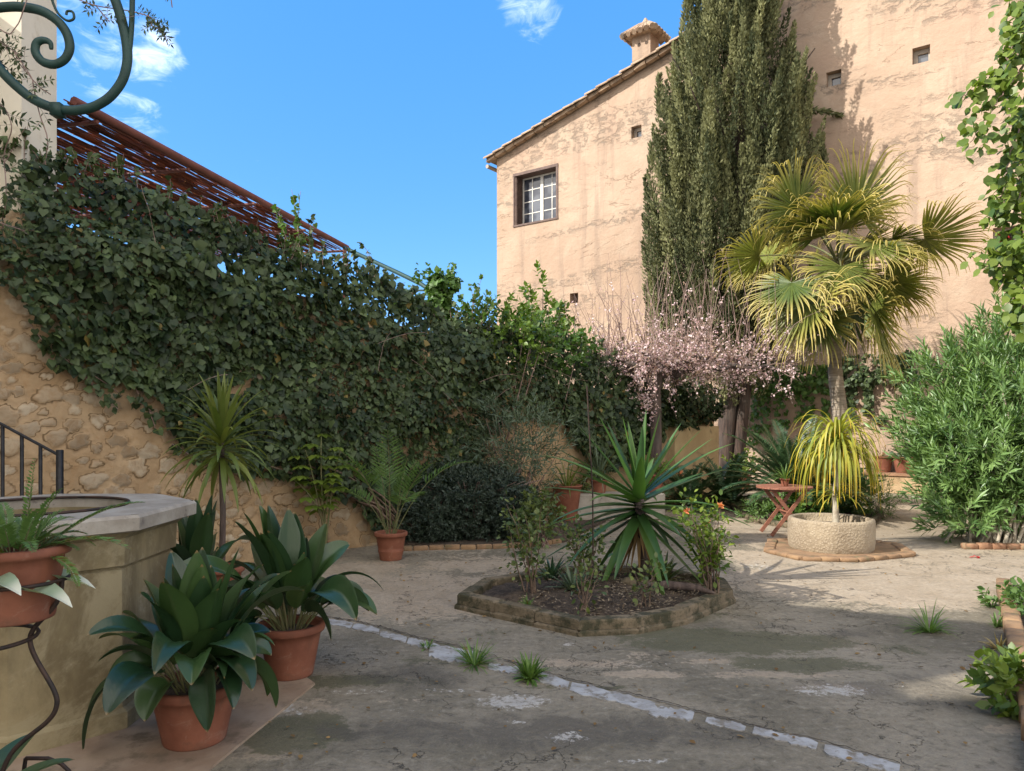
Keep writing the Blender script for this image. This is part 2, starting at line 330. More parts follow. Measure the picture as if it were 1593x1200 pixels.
def plastermat():
    m, t, b, o = newmat('peach_plaster'); q = NT(t)
    col = q.mix(q.rng(q.noise(.35, 5, .6, coord='Object'), .35, .65), (.345, .245, .175), (.41, .30, .22))
    col = q.mix(q.rng(q.noise(1.3, 7, .68, .3), .45, .75, 0, .7), col, (.44, .35, .262))
    # rain streaks and weathered horizontal bands where the render has broken away
    band = q.noise(.55, 4, .55, .5, scale=(.35, .35, 2.2)); fine = q.noise(4.5, 9, .74, .5, scale=(1, 1, 1.9))
    st = q.math('MULTIPLY', q.rng(band, .47, .6), q.rng(fine, .48, .6)); col = q.mix(q.math('MULTIPLY', st, .72), col, (.19, .155, .12))
    crk = q.noise(.8, 6, .6, .6, scale=(.45, .45, 1.6)); cl = q.math('ABSOLUTE', q.math('SUBTRACT', crk, .5)); cl = q.rng(cl, .0, .006, 1, 0)
    cl = q.math('MULTIPLY', cl, q.rng(q.noise(.9, 3), .48, .6)); col = q.mix(q.math('MULTIPLY', cl, .6), col, (.2, .13, .08))
    vs = q.noise(1.0, 6, .65, .2, scale=(2.4, 2.4, .22)); col = q.mix(q.rng(vs, .5, .68, 0, .6), col, (.25, .185, .14))
    vp = q.noise(.6, 3, .5); col = q.mix(q.rng(vp, .55, .7, 0, .4), col, (.39, .26, .19))
    setv(b, t, 'Base Color', col); setv(b, t, 'Roughness', .93); b.inputs['Specular IOR Level'].default_value = .2
    h = q.math('ADD', q.math('MULTIPLY', q.noise(1.7, 8, .6, .2, scale=(.9, .9, 1.15)), 1.2), q.math('MULTIPLY', q.noise(14, 6, .7), .35)); h = q.math('SUBTRACT', h, q.math('MULTIPLY', st, .35)); h = q.math('SUBTRACT', h, q.math('MULTIPLY', cl, .3))
    q.bump(b, h, .6, .06); return m
M['plaster'] = plastermat()
M['cream'] = simple('cream_render', (.66, .61, .5), (.58, .53, .42), 1.2, .9, .2, 20, .01, extra=((.4, .34, .24), 2.2, .56, .75))
M['reveal'] = simple('window_reveal', (.55, .4, .27), (.6, .45, .31), 4, .9)
M['brownwood'] = simple('brown_shutter_paint', (.09, .055, .045), (.14, .09, .07), 8, .7)
M['whitewood'] = simple('white_frame_paint', (.62, .6, .55), (.5, .47, .42), 10, .6)
M['greywood'] = simple('weathered_frame', (.42, .36, .29), (.3, .25, .2), 10, .7)
def glassmat():
    m, t, b, o = newmat('window_glass'); q = NT(t); setv(b, t, 'Base Color', q.mix(q.rng(q.noise(2, 2), .4, .6), (.03, .035, .05), (.10, .11, .13))); setv(b, t, 'Roughness', .08); b.inputs['Specular IOR Level'].default_value = .9; return m
M['glass'] = glassmat()
M['hole'] = simple('dark_opening', (.05, .035, .025), (.1, .07, .05), 6, .95)
M['tile'] = simple('roof_tile', (.3, .2, .13), (.42, .31, .21), 5, .9, .5, 30, .02, extra=((.14, .11, .08), 3, .5, .68))
def wellmat():
    m, t, b, o = newmat('well_stone'); q = NT(t)
    col = q.mix(q.rng(q.noise(1.6, 6, .6), .35, .65), (.19, .15, .075), (.27, .215, .115)); col = q.mix(q.rng(q.noise(3, 7, .7, .3, scale=(1, 1, .35)), .42, .66, 0, .8), col, (.12, .09, .045)); col = q.mix(q.rng(q.noise(1.3, 8, .75, .8), .48, .6, 0, .6), col, (.33, .28, .17))
    col = q.mix(q.rng(q.noise(9, 6, .7), .58, .75, 0, .5), col, (.44, .38, .26)); col = q.mix(q.rng(q.noise(5, 8, .75, .4), .6, .72, 0, .55), col, (.12, .1, .07))
    setv(b, t, 'Base Color', col); setv(b, t, 'Roughness', .85); q.bump(b, q.noise(26, 8, .7), .35, .008); return m
M['well'] = wellmat()
M['slab'] = simple('grey_slab_stone', (.34, .31, .26), (.24, .21, .17), 5, .8, .35, 45, .006, extra=((.12, .1, .085), 9, .58, .74))
M['iron'] = simple('dark_iron', (.025, .02, .018), (.06, .035, .025), 20, .6, .3, 80, .002, .4)
M['black'] = simple('black_iron', (.012, .012, .013), (.025, .025, .027), 20, .5, .2, 80, .002, .3)
M['green'] = simple('green_painted_iron', (.006, .032, .026), (.012, .05, .04), 6, .55, .25, 60, .002, .1, .5)
M['soil'] = simple('soil', (.035, .025, .018), (.09, .065, .045), 14, .95, .9, 45, .03, extra=((.16, .12, .08), 30, .58, .7))
M['chip'] = leafmat('wood_chip', (.10, .07, .045), (.3, .24, .17), rough=.9, trans=0, spec=.1)
M['kerb'] = simple('mossy_kerb_stone', (.10, .078, .046), (.18, .14, .09), 4, .9, .8, 30, .02, extra=((.045, .042, .022), 7, .44, .6))
M['brick'] = simple('terracotta_brick', (.2, .10, .055), (.29, .165, .095), 5, .9, .5, 40, .01, extra=((.18, .16, .1), 6, .52, .7))
M['tan'] = simple('tan_brick', (.27, .17, .09), (.18, .105, .06), 5, .9, .5, 40, .01, extra=((.14, .12, .06), 5, .52, .7))
def troughmat():
    m, t, b, o = newmat('rough_trough_stone'); q = NT(t); v = q.voro(40); n = q.noise(40, 6, .7)
    col = q.mix(q.rng(q.noise(3, 6), .35, .65), (.23, .18, .12), (.31, .25, .17)); col = q.mix(q.rng(v, .1, .5, .5, 0), col, (.42, .35, .27)); col = q.mix(q.rng(q.noise(8, 6, .7), .55, .75, 0, .6), col, (.2, .15, .09))
    setv(b, t, 'Base Color', col); setv(b, t, 'Roughness', .92); q.bump(b, q.math('SUBTRACT', q.math('MULTIPLY', n, .6), q.math('MULTIPLY', v, .6)), .6, .022); return m
M['trough'] = troughmat()
def woodmat():
    m, t, b, o = newmat('red_brown_wood'); q = NT(t); n = q.noise(6, 6, .6, .3, scale=(1, 8, 8)); setv(b, t, 'Base Color', q.mix(q.rng(n, .3, .7), (.17, .06, .035), (.30, .13, .08))); setv(b, t, 'Roughness', .6); q.bump(b, n, .2, .004); return m
M['wood'] = woodmat()
M['reed'] = leafmat('reed', (.15, .06, .045), (.34, .145, .11), rough=.7, trans=.5, spec=.2)
M['beam'] = simple('red_beam', (.12, .04, .03), (.17, .06, .045), 5, .7)
M['strip'] = simple('pale_stone_strip', (.25, .24, .225), (.37, .37, .365), 9, .85, .5, 40, .008, extra=((.17, .145, .11), 11, .5, .64))
def rubblemat():
    m, t, b, o = newmat('rubble_wall'); q = NT(t); tip = q.attr('tip'); ti = q.attr('tint')
    mort = q.mix(q.rng(q.noise(2.2, 6, .62), .35, .68), (.33, .225, .125), (.43, .31, .185)); mort = q.mix(q.rng(q.noise(7, 8, .7, .4), .5, .75, 0, .6), mort, (.29, .165, .07))
    st = q.mix(ti, (.24, .18, .115), (.46, .38, .27)); st = q.mix(q.rng(q.noise(9, 7, .7, .5), .42, .7, 0, .75), st, (.24, .15, .075))
    col = q.mix(q.rng(tip, .2, .6), mort, st); ed = q.math('MULTIPLY', q.rng(tip, .01, .12), q.rng(tip, .35, .12)); col = q.mix(q.math('MULTIPLY', ed, q.rng(q.noise(5, 4), .35, .6)), col, (.13, .085, .045)); setv(b, t, 'Base Color', col); setv(b, t, 'Roughness', .93); b.inputs['Specular IOR Level'].default_value = .2
    q.bump(b, q.math('ADD', q.noise(16, 8, .72), q.math('MULTIPLY', q.noise(60, 5, .7), .4)), .7, .02); return m
M['rubble'] = rubblemat()
def groundmat():
    m, t, b, o = newmat('old_concrete'); q = NT(t)
    big = q.noise(.7, 6, .62, .5); mid = q.noise(3.2, 8, .7, .6); fine = q.noise(26, 6, .75); grit = q.noise(95, 3, .7)
    col = q.mix(q.rng(big, .35, .65), (.16, .138, .098), (.31, .265, .195))
    def mask(name, a, lo, hi, mul=1.0):
        s_ = q.math('ADD', q.attr(name), q.math('MULTIPLY', q.math('SUBTRACT', a, .5), mul)); return q.rng(s_, lo, hi)
    mm = q.math('ADD', q.math('MULTIPLY', mid, .6), q.math('MULTIPLY', fine, .4))
    spk = q.noise(13, 7, .78, .3); col = q.mix(q.rng(spk, .52, .62, 0, .55), col, (.30, .265, .20)); col = q.mix(q.rng(spk, .46, .36, 0, .6), col, (.07, .06, .045))
    col = q.mix(mask('sand_sun', mm, .42, .62, 2.4), col, q.mix(q.rng(mid, .3, .7), (.33, .26, .18), (.42, .345, .255)))
    col = q.mix(q.math('MULTIPLY', mask('moss', mm, .45, .65, 2.6), .8), col, (.085, .085, .042))
    col = q.mix(q.math('MULTIPLY', mask('dark', mm, .4, .7, 2.4), .7), col, (.085, .075, .062))
    col = q.mix(mask('white', q.math('ADD', q.math('MULTIPLY', fine, .75), q.math('MULTIPLY', mid, .25)), .53, .68, 2.6), col, (.46, .43, .38))
    col = q.mix(q.rng(grit, .56, .72, 0, .35), col, (.36, .32, .26)); col = q.mix(q.rng(grit, .42, .28, 0, .5), col, (.06, .05, .04))
    col = q.mix(q.rng(fine, .35, .7, .35, 0), col, (.09, .08, .06))
    v = q.voro(.55, 'DISTANCE_TO_EDGE'); wv = q.noise(1.1, 6, .6); cl = q.math('ABSOLUTE', q.math('SUBTRACT', wv, .5)); cl = q.math('MULTIPLY', q.rng(cl, 0, .004, 1, 0), q.rng(q.noise(.6, 2), .44, .5))
    col = q.mix(q.math('MULTIPLY', cl, .7), col, (.04, .035, .03))
    setv(b, t, 'Base Color', col); setv(b, t, 'Roughness', q.rng(mid, .3, .7, .78, .95)); b.inputs['Specular IOR Level'].default_value = .3
    h = q.math('ADD', q.math('MULTIPLY', mid, .8), q.math('ADD', q.math('MULTIPLY', fine, .35), q.math('MULTIPLY', grit, .14))); h = q.math('SUBTRACT', h, q.math('MULTIPLY', cl, .3)); q.bump(b, h, .9, .035); return m
M['ground'] = groundmat()
M['paving'] = simple('brown_paving', (.25, .175, .12), (.33, .25, .18), 3, .85, .3, 40, .006, extra=((.16, .12, .08), 5, .5, .7))

# ------------------------------------------------------------------ setting: ground
def make_ground():
    xs = np.concatenate([[-600, -150, -40, -15, -9], np.arange(-6, 9.01, .06), [12, 18, 40, 150, 600]]); ys = np.concatenate([[-300, -50, -10, 0, 2], np.arange(2.6, 12, .06), np.arange(12, 19, .15), [22, 30, 60, 200, 900]])
    X, Y = np.meshgrid(xs, ys); nx, ny = len(xs), len(ys); z = Sn(3)(np.stack([X*.3, Y*.3], -1))*.002*((abs(X) < 9) & (Y < 19) & (Y > 2))
    v = np.stack([X, Y, z], -1).reshape(-1, 3); i = np.arange(ny-1)[:, None]*nx; j = np.arange(nx-1)[None]; f = np.stack([i+j, i+j+1, i+nx+j+1, i+nx+j], -1).reshape(-1, 4)
    mb = MB(); mb.add(v, f); o = mb.build('ground', M['ground']); tag(o, kind='structure')
    def blobs(name, lst):
        a = np.zeros(len(v))
        for px, py, wx, wy, wt in lst:      # centre and half extents in photo pixels -> ellipse on the ground
            c = G(px, py); rx = wx/F*c[1]; ry = abs(G(px, py-wy)[1]-G(px, py+wy)[1])/2
            a = np.maximum(a, wt*np.exp(-(((v[:, 0]-c[0])/rx)**2+((v[:, 1]-c[1])/ry)**2)**1.3))
        at = o.data.attributes.new(name, 'FLOAT', 'POINT'); at.data.foreach_set('value', a.astype(np.float32))
    blobs('sand_sun', [(650, 925, 150, 40, 1), (760, 880, 180, 20, .7), (560, 890, 100, 25, .8), (1400, 905, 330, 40, 1.05), (1300, 800, 300, 60, 1.1), (1450, 830, 200, 30, 1), (480, 1105, 70, 22, .75), (430, 1160, 80, 35, .75), (1000, 1020, 120, 14, .45), (1190, 870, 80, 20, .8),  # beige ground, plus paler blobs standing in for sunlit concrete
                   (1310, 1000, 90, 16, .5), (1560, 1135, 60, 14, .8), (900, 1032, 110, 10, .75), (1010, 1050, 120, 9, .7), (1190, 1050, 160, 8, .75), (1290, 1072, 100, 12, .7), (1090, 1030, 90, 6, .7), (1350, 1010, 60, 12, .6), (620, 960, 60, 8, .6), (600, 1090, 120, 8, .5), (700, 855, 120, 12, .5)])
    blobs('moss', [(1150, 1000, 220, 22, .95), (1260, 1035, 160, 16, .8), (1050, 985, 160, 14, .75), (460, 1140, 100, 40, 1), (560, 1060, 160, 14, .75), (640, 1030, 120, 10, .6), (900, 1070, 160, 9, .6), (1400, 1010, 120, 14, .6), (600, 1080, 200, 14, .4), (690, 1000, 110, 12, .5), (1060, 960, 120, 20, .55), (1290, 940, 100, 12, .4), (760, 985, 60, 8, .6), (470, 1040, 80, 12, .5)])
    blobs('dark', [(850, 1140, 500, 40, .7), (640, 1050, 140, 30, .65), (1330, 1070, 260, 20, .55), (1480, 1080, 120, 60, .6), (1210, 975, 90, 12, .5), (1350, 985, 120, 14, .55)])
    blobs('white', [(800, 1092, 75, 14, .82), (560, 1078, 80, 7, .58), (455, 1105, 60, 16, .6), (700, 1075, 90, 6, .5), (1060, 1035, 160, 10, .42), (950, 1100, 60, 5, .4), (885, 1003, 18, 4, .75), (1290, 1075, 80, 12, .75), (880, 1147, 45, 12, .7), (800, 1125, 35, 6, .65), (1000, 1185, 70, 8, .68), (1180, 882, 40, 9, .55), (1340, 1010, 60, 12, .42),
                    (1195, 1185, 20, 5, .5), (1010, 1008, 60, 5, .35), (620, 1105, 60, 8, .4), (1390, 1065, 30, 10, .4), (560, 945, 20, 4, .5), (1330, 1060, 100, 10, .35)])
make_ground()
pv = MB(); pv.prism([G(490, 1066)[:2], G(330, 1196)[:2], (-1.1, 2.0), (-5.2, 2.0), (-5.2, 5.9), (-2.9, 5.9), (-1.9, 5.2)][::-1], -.05, .012); tag(pv.build('paving', M['paving'], smooth=False), kind='structure')

# pale stone strip set in the concrete, slab by slab
SL = [((508, 967), (547, 974), 5), ((549, 975), (590, 984), 5), ((591, 986), (633, 997), 5), ((634, 998), (668, 1006), 6), ((668, 1013), (735, 1024), 12), ((760, 1038), (806, 1044), 6), ((815, 1048), (884, 1067), 8), ((888, 1069), (1018, 1101), 9),
      ((1012, 1107), (1078, 1116), 9), ((1098, 1121), (1160, 1135), 6), ((1172, 1137), (1272, 1162), 7), ((1282, 1166), (1400, 1199), 9)]
SW = ['first short pale stone strip beside the aspidistra pot', 'second short pale stone strip from the aspidistra pot', 'third short pale stone strip from the aspidistra pot', 'narrow pale stone piece behind the wide mossy stone',
      'wide pale stone between strip pieces, grass tuft at its end', 'pale worn stone between the two weed tufts', 'pale strip piece just right of the small green weed', 'long clean pale strip piece in the middle of the ground line',
      'rounded pale stone offset below the ground line', 'thin pale strip piece between the rounded stone and the long end pieces', 'long pale strip piece, second from the bottom edge', 'long pale strip piece running out at the bottom edge']
for (a, b, hw), lab in zip(SL, SW):
    pa, pb = np.array(a, float), np.array(b, float); n = 14; top, bot = [], []
    for i in range(n):
        t = i/(n-1); c = pa*(1-t)+pb*t; k = .85*hw*min(1, .75+4*min(t, 1-t)); top.append(G(c[0]+1.5+rng.normal()*.8, c[1]-k*(1+rng.normal()*.16))[:2]); bot.append(G(c[0]-1.5+rng.normal()*.8, c[1]+k*(1+rng.normal()*.16))[:2])
    s_ = MB(); s_.prism(bot+top[::-1], -.02, .0055+.002*rng.uniform()); tag(s_.build('strip_stone', M['strip'], smooth=False), lab, 'paving stone', 'pale strip stones set in the concrete')

jn = MB(); jp = [(508, 961), (550, 967), (590, 976), (635, 989), (670, 998), (735, 1012), (806, 1035), (884, 1058), (950, 1074), (1018, 1090), (1078, 1107), (1160, 1128), (1272, 1154), (1400, 1190)]
jq = np.array(jp, float); tt_ = np.linspace(0, len(jp)-1, 160); jx = np.stack([np.interp(tt_, range(len(jp)), jq[:, i]) for i in range(2)], 1)+rng.normal(size=(160, 2))*[0, .7]
ja = np.array([G(a, b-.8*rng.uniform(.1, 1.2)) for a, b in jx]); jb = np.array([G(a, b+.9*rng.uniform(.2, 1.2)) for a, b in jx]); jv = np.stack([ja, jb], 1).reshape(-1, 3)+[0, 0, .011]; ii = np.arange(159)*2
jn.add(jv, np.stack([ii, ii+1, ii+3, ii+2], 1)); tag(jn.build('ground_joint', M['soil'], smooth=False), kind='structure')

# ------------------------------------------------------------------ stone wall under the ivy; the wall runs along X = Y - 10.6
def WY(px): return 10.6/(1-(px-CX)/F)
def Wp(px, py): Y = WY(px); return np.array([Y, CH-(py-HY)/F*Y])           # photo pixel -> (Y, z) on the wall
WN = np.array([1, -1, 0])/math.sqrt(2)                                        # wall normal, towards the yard
def wtop(Y): return np.interp(Y, [5.2, 6.3, 8, 9.8, 11.2, 14.6], [3.35, 3.3, 2.95, 2.55, 2.05, 1.9])
def make_wall():
    Ys = np.concatenate([np.arange(5.2, 9.9, .0145), np.arange(9.9, 14.6, .07), [14.6]]); nr = 170; vv = np.linspace(0, 1, nr)
    Yg, Vg = np.meshgrid(Ys, vv); Zg = Vg*wtop(Yg); s = Yg*math.sqrt(2)
    base = Sn(21)(np.stack([s*.7, Zg*.7], -1))*.03+Sn(22, n=20, f=2.2)(np.stack([s*3, Zg*3], -1))*.008
    h = np.zeros_like(s); st = np.zeros_like(s); tint = np.full_like(s, .5); r = np.random.default_rng(5); placed = []
    for _ in range(5200):
        cs, cz = r.uniform(7.3, 15.5), r.uniform(-.05, 3.3); a = r.choice([.05, .075, .1, .13], p=[.3, .35, .25, .1])*r.uniform(.85, 1.15)
        if any((cs-q[0])**2+((cz-q[1])*1.25)**2 < ((a+q[2])*.93)**2 for q in placed): continue
        placed.append((cs, cz, a))
    rk = Sn(23, n=20, f=3.5)(np.stack([s*6, Zg*6], -1))
    for cs, cz, a in placed:
        el = r.uniform(.6, .85); th = r.uniform(-.35, .35); m = (abs(s-cs) < a*1.5) & (abs(Zg-cz) < a*1.5)
        if not m.any(): continue
        x = s[m]-cs; y = Zg[m]-cz; c_, s2 = math.cos(th), math.sin(th); u = x*c_+y*s2; w_ = (-x*s2+y*c_)/el; an = np.arctan2(w_, u); p1, p2, p3 = r.uniform(0, 6.28, 3)
        rad = a*(1+.12*np.cos(2*an+p1)+.12*np.cos(3*an+p2)+.08*np.cos(5*an+p3)+.05*np.cos(8*an+p1*2)+.03*np.cos(13*an+p2))+rk[m]*.012; d = 1-np.sqrt(u*u+w_*w_)/rad
        k = np.clip(d/.22, 0, 1); pr = r.uniform(.3, 1.0); hh = (k*k*(3-2*k))*(.004+.012*pr)+rk[m]*.004*k-np.where((d > -.14) & (d < .03), .010, 0)
        h[m] = np.where(abs(hh) > abs(h[m]), hh, h[m]); vis = r.uniform(.35, 1.1); st[m] = np.maximum(st[m], k*vis); tint[m] = np.where(d > 0, r.uniform(0, 1), tint[m])
    fade = np.clip((9.9-Yg)/.8, 0, 1); off = base+h*fade
    v = np.stack([Yg-10.6+WN[0]*off, Yg+WN[1]*off, Zg], -1).reshape(-1, 3); nx = len(Ys)
    i = np.arange(nr-1)[:, None]*nx; j = np.arange(nx-1)[None]; f = np.stack([i+j, i+j+1, i+nx+j+1, i+nx+j], -1).reshape(-1, 4)
    o = thing('stone_wall', (-3.0, 7.6, 0), 'ochre rubble stone garden wall under the mass of ivy', 'wall')
    mb = MB(); mb.add(v, f, tint.ravel(), (st*fade).ravel()); 
    # back, top and end
    yy = np.linspace(5.2, 14.6, 30); fr = np.stack([yy-10.6-WN[0]*.06, yy-WN[1]*.06, wtop(yy)+.02], 1); bk = fr-WN*.3; lo = fr*[1, 1, 0]; lb = bk*[1, 1, 0]
    Q = np.concatenate([fr, bk, lb, lo]); n = 30; a = np.arange(n-1)
    mb.add(Q, np.concatenate([np.stack([a+k*n, a+1+k*n, a+1+(k+1)*n, a+(k+1)*n], 1) for k in range(3)])); mb.add(Q[[n-1, 2*n-1, 3*n-1, 4*n-1]]+[.001, .001, 0], [[0, 3, 2, 1]])
    mb.build('masonry', M['rubble'], o)
    # plastered end pier with a square edge
    pr = MB(); p0 = np.array([WY(1040)-10.6, WY(1040)]); p1 = np.array([WY(1109)-10.6, WY(1109)]); d2 = WN[:2]
    pr.prism([p0+d2*.13, p1+d2*.13, p1-d2*.4, p0-d2*.4], 0, CH-(663-HY)/F*WY(1109)); tag(pr.build('plaster_pier', M['ochre'], o, smooth=False), 'smooth ochre plastered end of the wall')
M['ochre'] = simple('ochre_plaster', (.5, .38, .21), (.42, .3, .16), 2, .9, .3, 25, .01, extra=((.2, .15, .09), 3, .55, .72))
make_wall()

# ------------------------------------------------------------------ ivy on the wall
def inpoly(q, poly):
    x, y = q[:, 0], q[:, 1]; r = np.zeros(len(q), bool); n = len(poly)
    for i in range(n):
        x1, y1 = poly[i]; x2, y2 = poly[(i+1) % n]; c = ((y1 > y) != (y2 > y)) & (x < (x2-x1)*(y-y1)/(y2-y1+1e-12)+x1); r ^= c
    return r
IT = [(-70, 350), (0, 352), (28, 345), (22, 290), (32, 235), (60, 234), (110, 245), (150, 268), (200, 272), (250, 298), (300, 320), (380, 352), (440, 388), (500, 402), (560, 412), (600, 425), (640, 452), (670, 470), (700, 500), (760, 508), (800, 512), (850, 520), (900, 530), (960, 560), (1050, 585), (1112, 598)]
IB = [(1112, 655), (1060, 668), (1035, 660), (1000, 700), (960, 720), (915, 735), (890, 700), (870, 660), (800, 645), (745, 690), (720, 790), (640, 812), (600, 838), (575, 822), (545, 775), (440, 742), (400, 738), (330, 722), (278, 700), (250, 640), (210, 600), (170, 590), (110, 575), (66, 545), (45, 490), (0, 440), (-70, 425)]
def make_ivy():
    o = thing('ivy', (-3.4, 7.1, 0), 'huge dark green ivy covering the stone wall and spilling over its top', 'ivy')
    poly = [tuple(Wp(*q)) for q in IT+IB]; mb = MB(); sm = MB(); nzf = Sn(31, f=.8); nz2 = Sn(32, n=18, f=2.5)
    n = 88000; q = np.stack([rng.uniform(5.8, 14.8, n), rng.uniform(0, 4.6, n)], 1)
    q2 = q+np.stack([nz2(q*3)*.05, nz2(q*3+5)*.07], 1); q = q[inpoly(q2, poly)]
    gap = Sn(33, n=16, f=1.7)(q*2.2); q = q[(gap > -.95)]
    q = q[rng.uniform(0, 1, len(q)) < np.where(q[:, 0] < 10.5, .95, .75)]
    bul = .16+.11*nzf(q*1.2)+.10*nz2(q*2); lay = rng.uniform(0, 1, len(q)); d = .02+np.clip(bul, .03, .5)*(.3+.7*lay)
    top = wtop(q[:, 0]); over = np.clip((q[:, 1]-top)/.3, 0, 1); d = d*(1-over)-over*rng.uniform(0, .3, len(q))+over*.08
    pos = np.stack([q[:, 0]-10.6+WN[0]*d, q[:, 0]+WN[1]*d, q[:, 1]], 1)
    side = np.array([1, 1, 0])/math.sqrt(2); eps = .08
    gx = nzf((q+[eps, 0])*1.2)-nzf((q-[eps, 0])*1.2); gz = nzf((q+[0, eps])*1.2)-nzf((q-[0, eps])*1.2)
    Nn = nz(WN+np.array([0, 0, .5])-side*gx[:, None]*1.2-np.array([0, 0, 1.])*gz[:, None]*1.2+rng.normal(size=pos.shape)*.45)
    T = nz(np.array([0, 0, -1.])+WN*.35+rng.normal(size=pos.shape)*.55)
    tin = np.clip(.3+.26*nz2(q*1.5)+rng.normal(size=len(q))*.2+.45*(rng.uniform(size=len(q)) < .05), 0, .97); tin = np.where(rng.uniform(size=len(q)) < .01, 1, tin)
    sz = (.035+.07*rng.uniform(0, 1, len(q))**1.5)*(1+.25*nzf(q*.8+9)); mb.scatter(pos, T, Nn, sz, IVY, tin)
    # dark inner layer of leaves hugging the masonry
    # upright sprigs along the top
    ty = np.array([Wp(*a) for a in IT])
    for k in range(230):
        Y = rng.uniform(6.0, 14.2); z = np.interp(Y, ty[:, 0], ty[:, 1])-.1; b = np.array([Y-10.6-rng.uniform(-.1, .3), Y, z]); L_ = rng.uniform(.12, .42)*(1.3 if rng.uniform() < .15 else .8)
        pts = arch(b, [rng.normal()*.35, rng.normal()*.3, 1], L_, .5, 7, 2); sm.tube(pts, np.linspace(.005, .002, 7), 4, cap=False)
        m = int(L_/.03)+2; t = rng.uniform(.1, 1, m)*6; i = np.minimum(t.astype(int), 5); pp = pts[i]+(pts[i+1]-pts[i])*(t-i)[:, None]
        mb.scatter(pp, rng.normal(size=(m, 3))+[0, 0, -.2], rng.normal(size=(m, 3))*.6+[0, -.3, .8], rng.uniform(.04, .075, m), IVY, rng.uniform(.3, .95, m))
    # hanging strands at the lower edge
    for px, py, L_ in [(40, 505, .5), (75, 545, .75), (100, 560, .6), (200, 600, .25), (225, 640, .2), (190, 615, .3), (260, 690, .3), (330, 715, .3), (545, 770, .3), (140, 585, .3)]:
        Y, z = Wp(px, py); b = np.array([Y-10.6, Y, z])+WN*.12; dd = np.array([.6, .6, -.6])+rng.normal(size=3)*.25; pts = arch(b, dd, L_, .5, 8, 2); pts = pts-WN*np.clip(((pts-b)@WN), -9, 9)[:, None]; sm.tube(pts, .004, 4, cap=False)
        m = int(L_/.028); t = rng.uniform(0, 1, m)*7; i = np.minimum(t.astype(int), 6); pp = pts[i]+(pts[i+1]-pts[i])*(t-i)[:, None]+rng.normal(size=(m, 3))*.02
        mb.scatter(pp, rng.normal(size=(m, 3))*.5+[0, 0, -1], WN+rng.normal(size=(m, 3))*.4, rng.uniform(.04, .085, m), IVY, rng.uniform(.1, .8, m))
    mb.build('foliage', M['ivy'], o)
    # woody stems fanning from the foot of the wall
    for k in range(15):
        a = Wp(615+rng.uniform(-30, 22), 838); pth = []
        for t in np.linspace(0, 1, 12):
            px = 615-rng.uniform(0, 1)*0+(-60-7*k+46*math.sin(k))*t*t-30*t; py = 842-(100+k*1.5)*t**.9; Y, z = Wp(px+2*math.sin(9*t+k)+k*2.6-18, py); pth.append(np.array([Y-10.6, Y, z])+WN*(.06+.035*(k % 3)+.05*(1-t)))
        wm = MB(); wm.tube(np.array(pth)+rng.normal(size=(12, 3))*.012, np.linspace(.013, .006, 12)*rng.uniform(.6, 1.3), 6, cap=False); wm.build('woody_stem', M['bark'], o)
    for k in range(26):                       # bare runners showing through the leaves
        Y = rng.uniform(6.1, 13.5); z = rng.uniform(1.0, wtop(Y)+.2); q_ = np.array([[Y, z]])
        if not inpoly(q_, poly)[0]: continue
        b = np.array([Y-10.6, Y, z])+WN*.3; pts = arch(b, np.array([rng.normal(), 0, rng.normal()+.6])*1.0+WN*.05, rng.uniform(.2, .6), .8, 8, 3); pts[:, 1] = pts[:, 0]+10.6-.3*math.sqrt(2); sm.tube(pts, .0025, 4, cap=False)
    rs = sm.build('stem', M['twig'], o); rs['kind'] = 'stuff'
make_ivy()
# sunlit ivy-covered post, the curved bar it carries, and other growth on the wall's far half
def leafcloud(mb, c, r, n, size, tmpl=IVY, up=.3, seed=1, lo=.5, lump=.25, tlo=0, thi=.95):
    p, d = blob(c, r, n, seed, lo, lump); mb.scatter(p, rng.normal(size=p.shape)*.5+d*.6+[0, 0, -.5], d+rng.normal(size=p.shape)*.45+[0, 0, up], rng.uniform(.65, 1.2, len(p))*size, tmpl, rng.uniform(tlo, thi, len(p)))
b = P(684, 475, 10.3); o = thing('ivy_covered_post', (b[0], 10.3, 0), 'post wrapped in sunlit ivy where the curved bar ends', 'ivy post')
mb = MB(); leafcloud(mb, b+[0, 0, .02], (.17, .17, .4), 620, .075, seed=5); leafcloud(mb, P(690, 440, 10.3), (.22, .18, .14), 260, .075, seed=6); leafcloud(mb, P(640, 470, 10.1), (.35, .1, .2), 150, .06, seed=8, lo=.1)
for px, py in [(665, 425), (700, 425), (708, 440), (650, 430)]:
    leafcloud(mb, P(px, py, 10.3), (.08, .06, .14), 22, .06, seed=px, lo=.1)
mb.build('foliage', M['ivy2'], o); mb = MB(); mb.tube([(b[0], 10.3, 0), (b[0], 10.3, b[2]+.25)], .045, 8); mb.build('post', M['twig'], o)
mb = MB(); mb.tube(np.array([P(*q) for q in [(536, 386, 12.6), (575, 404, 11.9), (620, 425, 11.2), (655, 442, 10.7), (678, 458, 10.4), (690, 478, 10.3)]]), [.035, .035, .034, .034, .034, .03], 8)
mb.tube(np.array([P(610, 452, 10.6), P(660, 452, 10.3)]), .015, 6)
tag(mb.build('metal_bar', M['green']), 'dark curved bar from the reed roof down to the ivy post', 'metal bar')
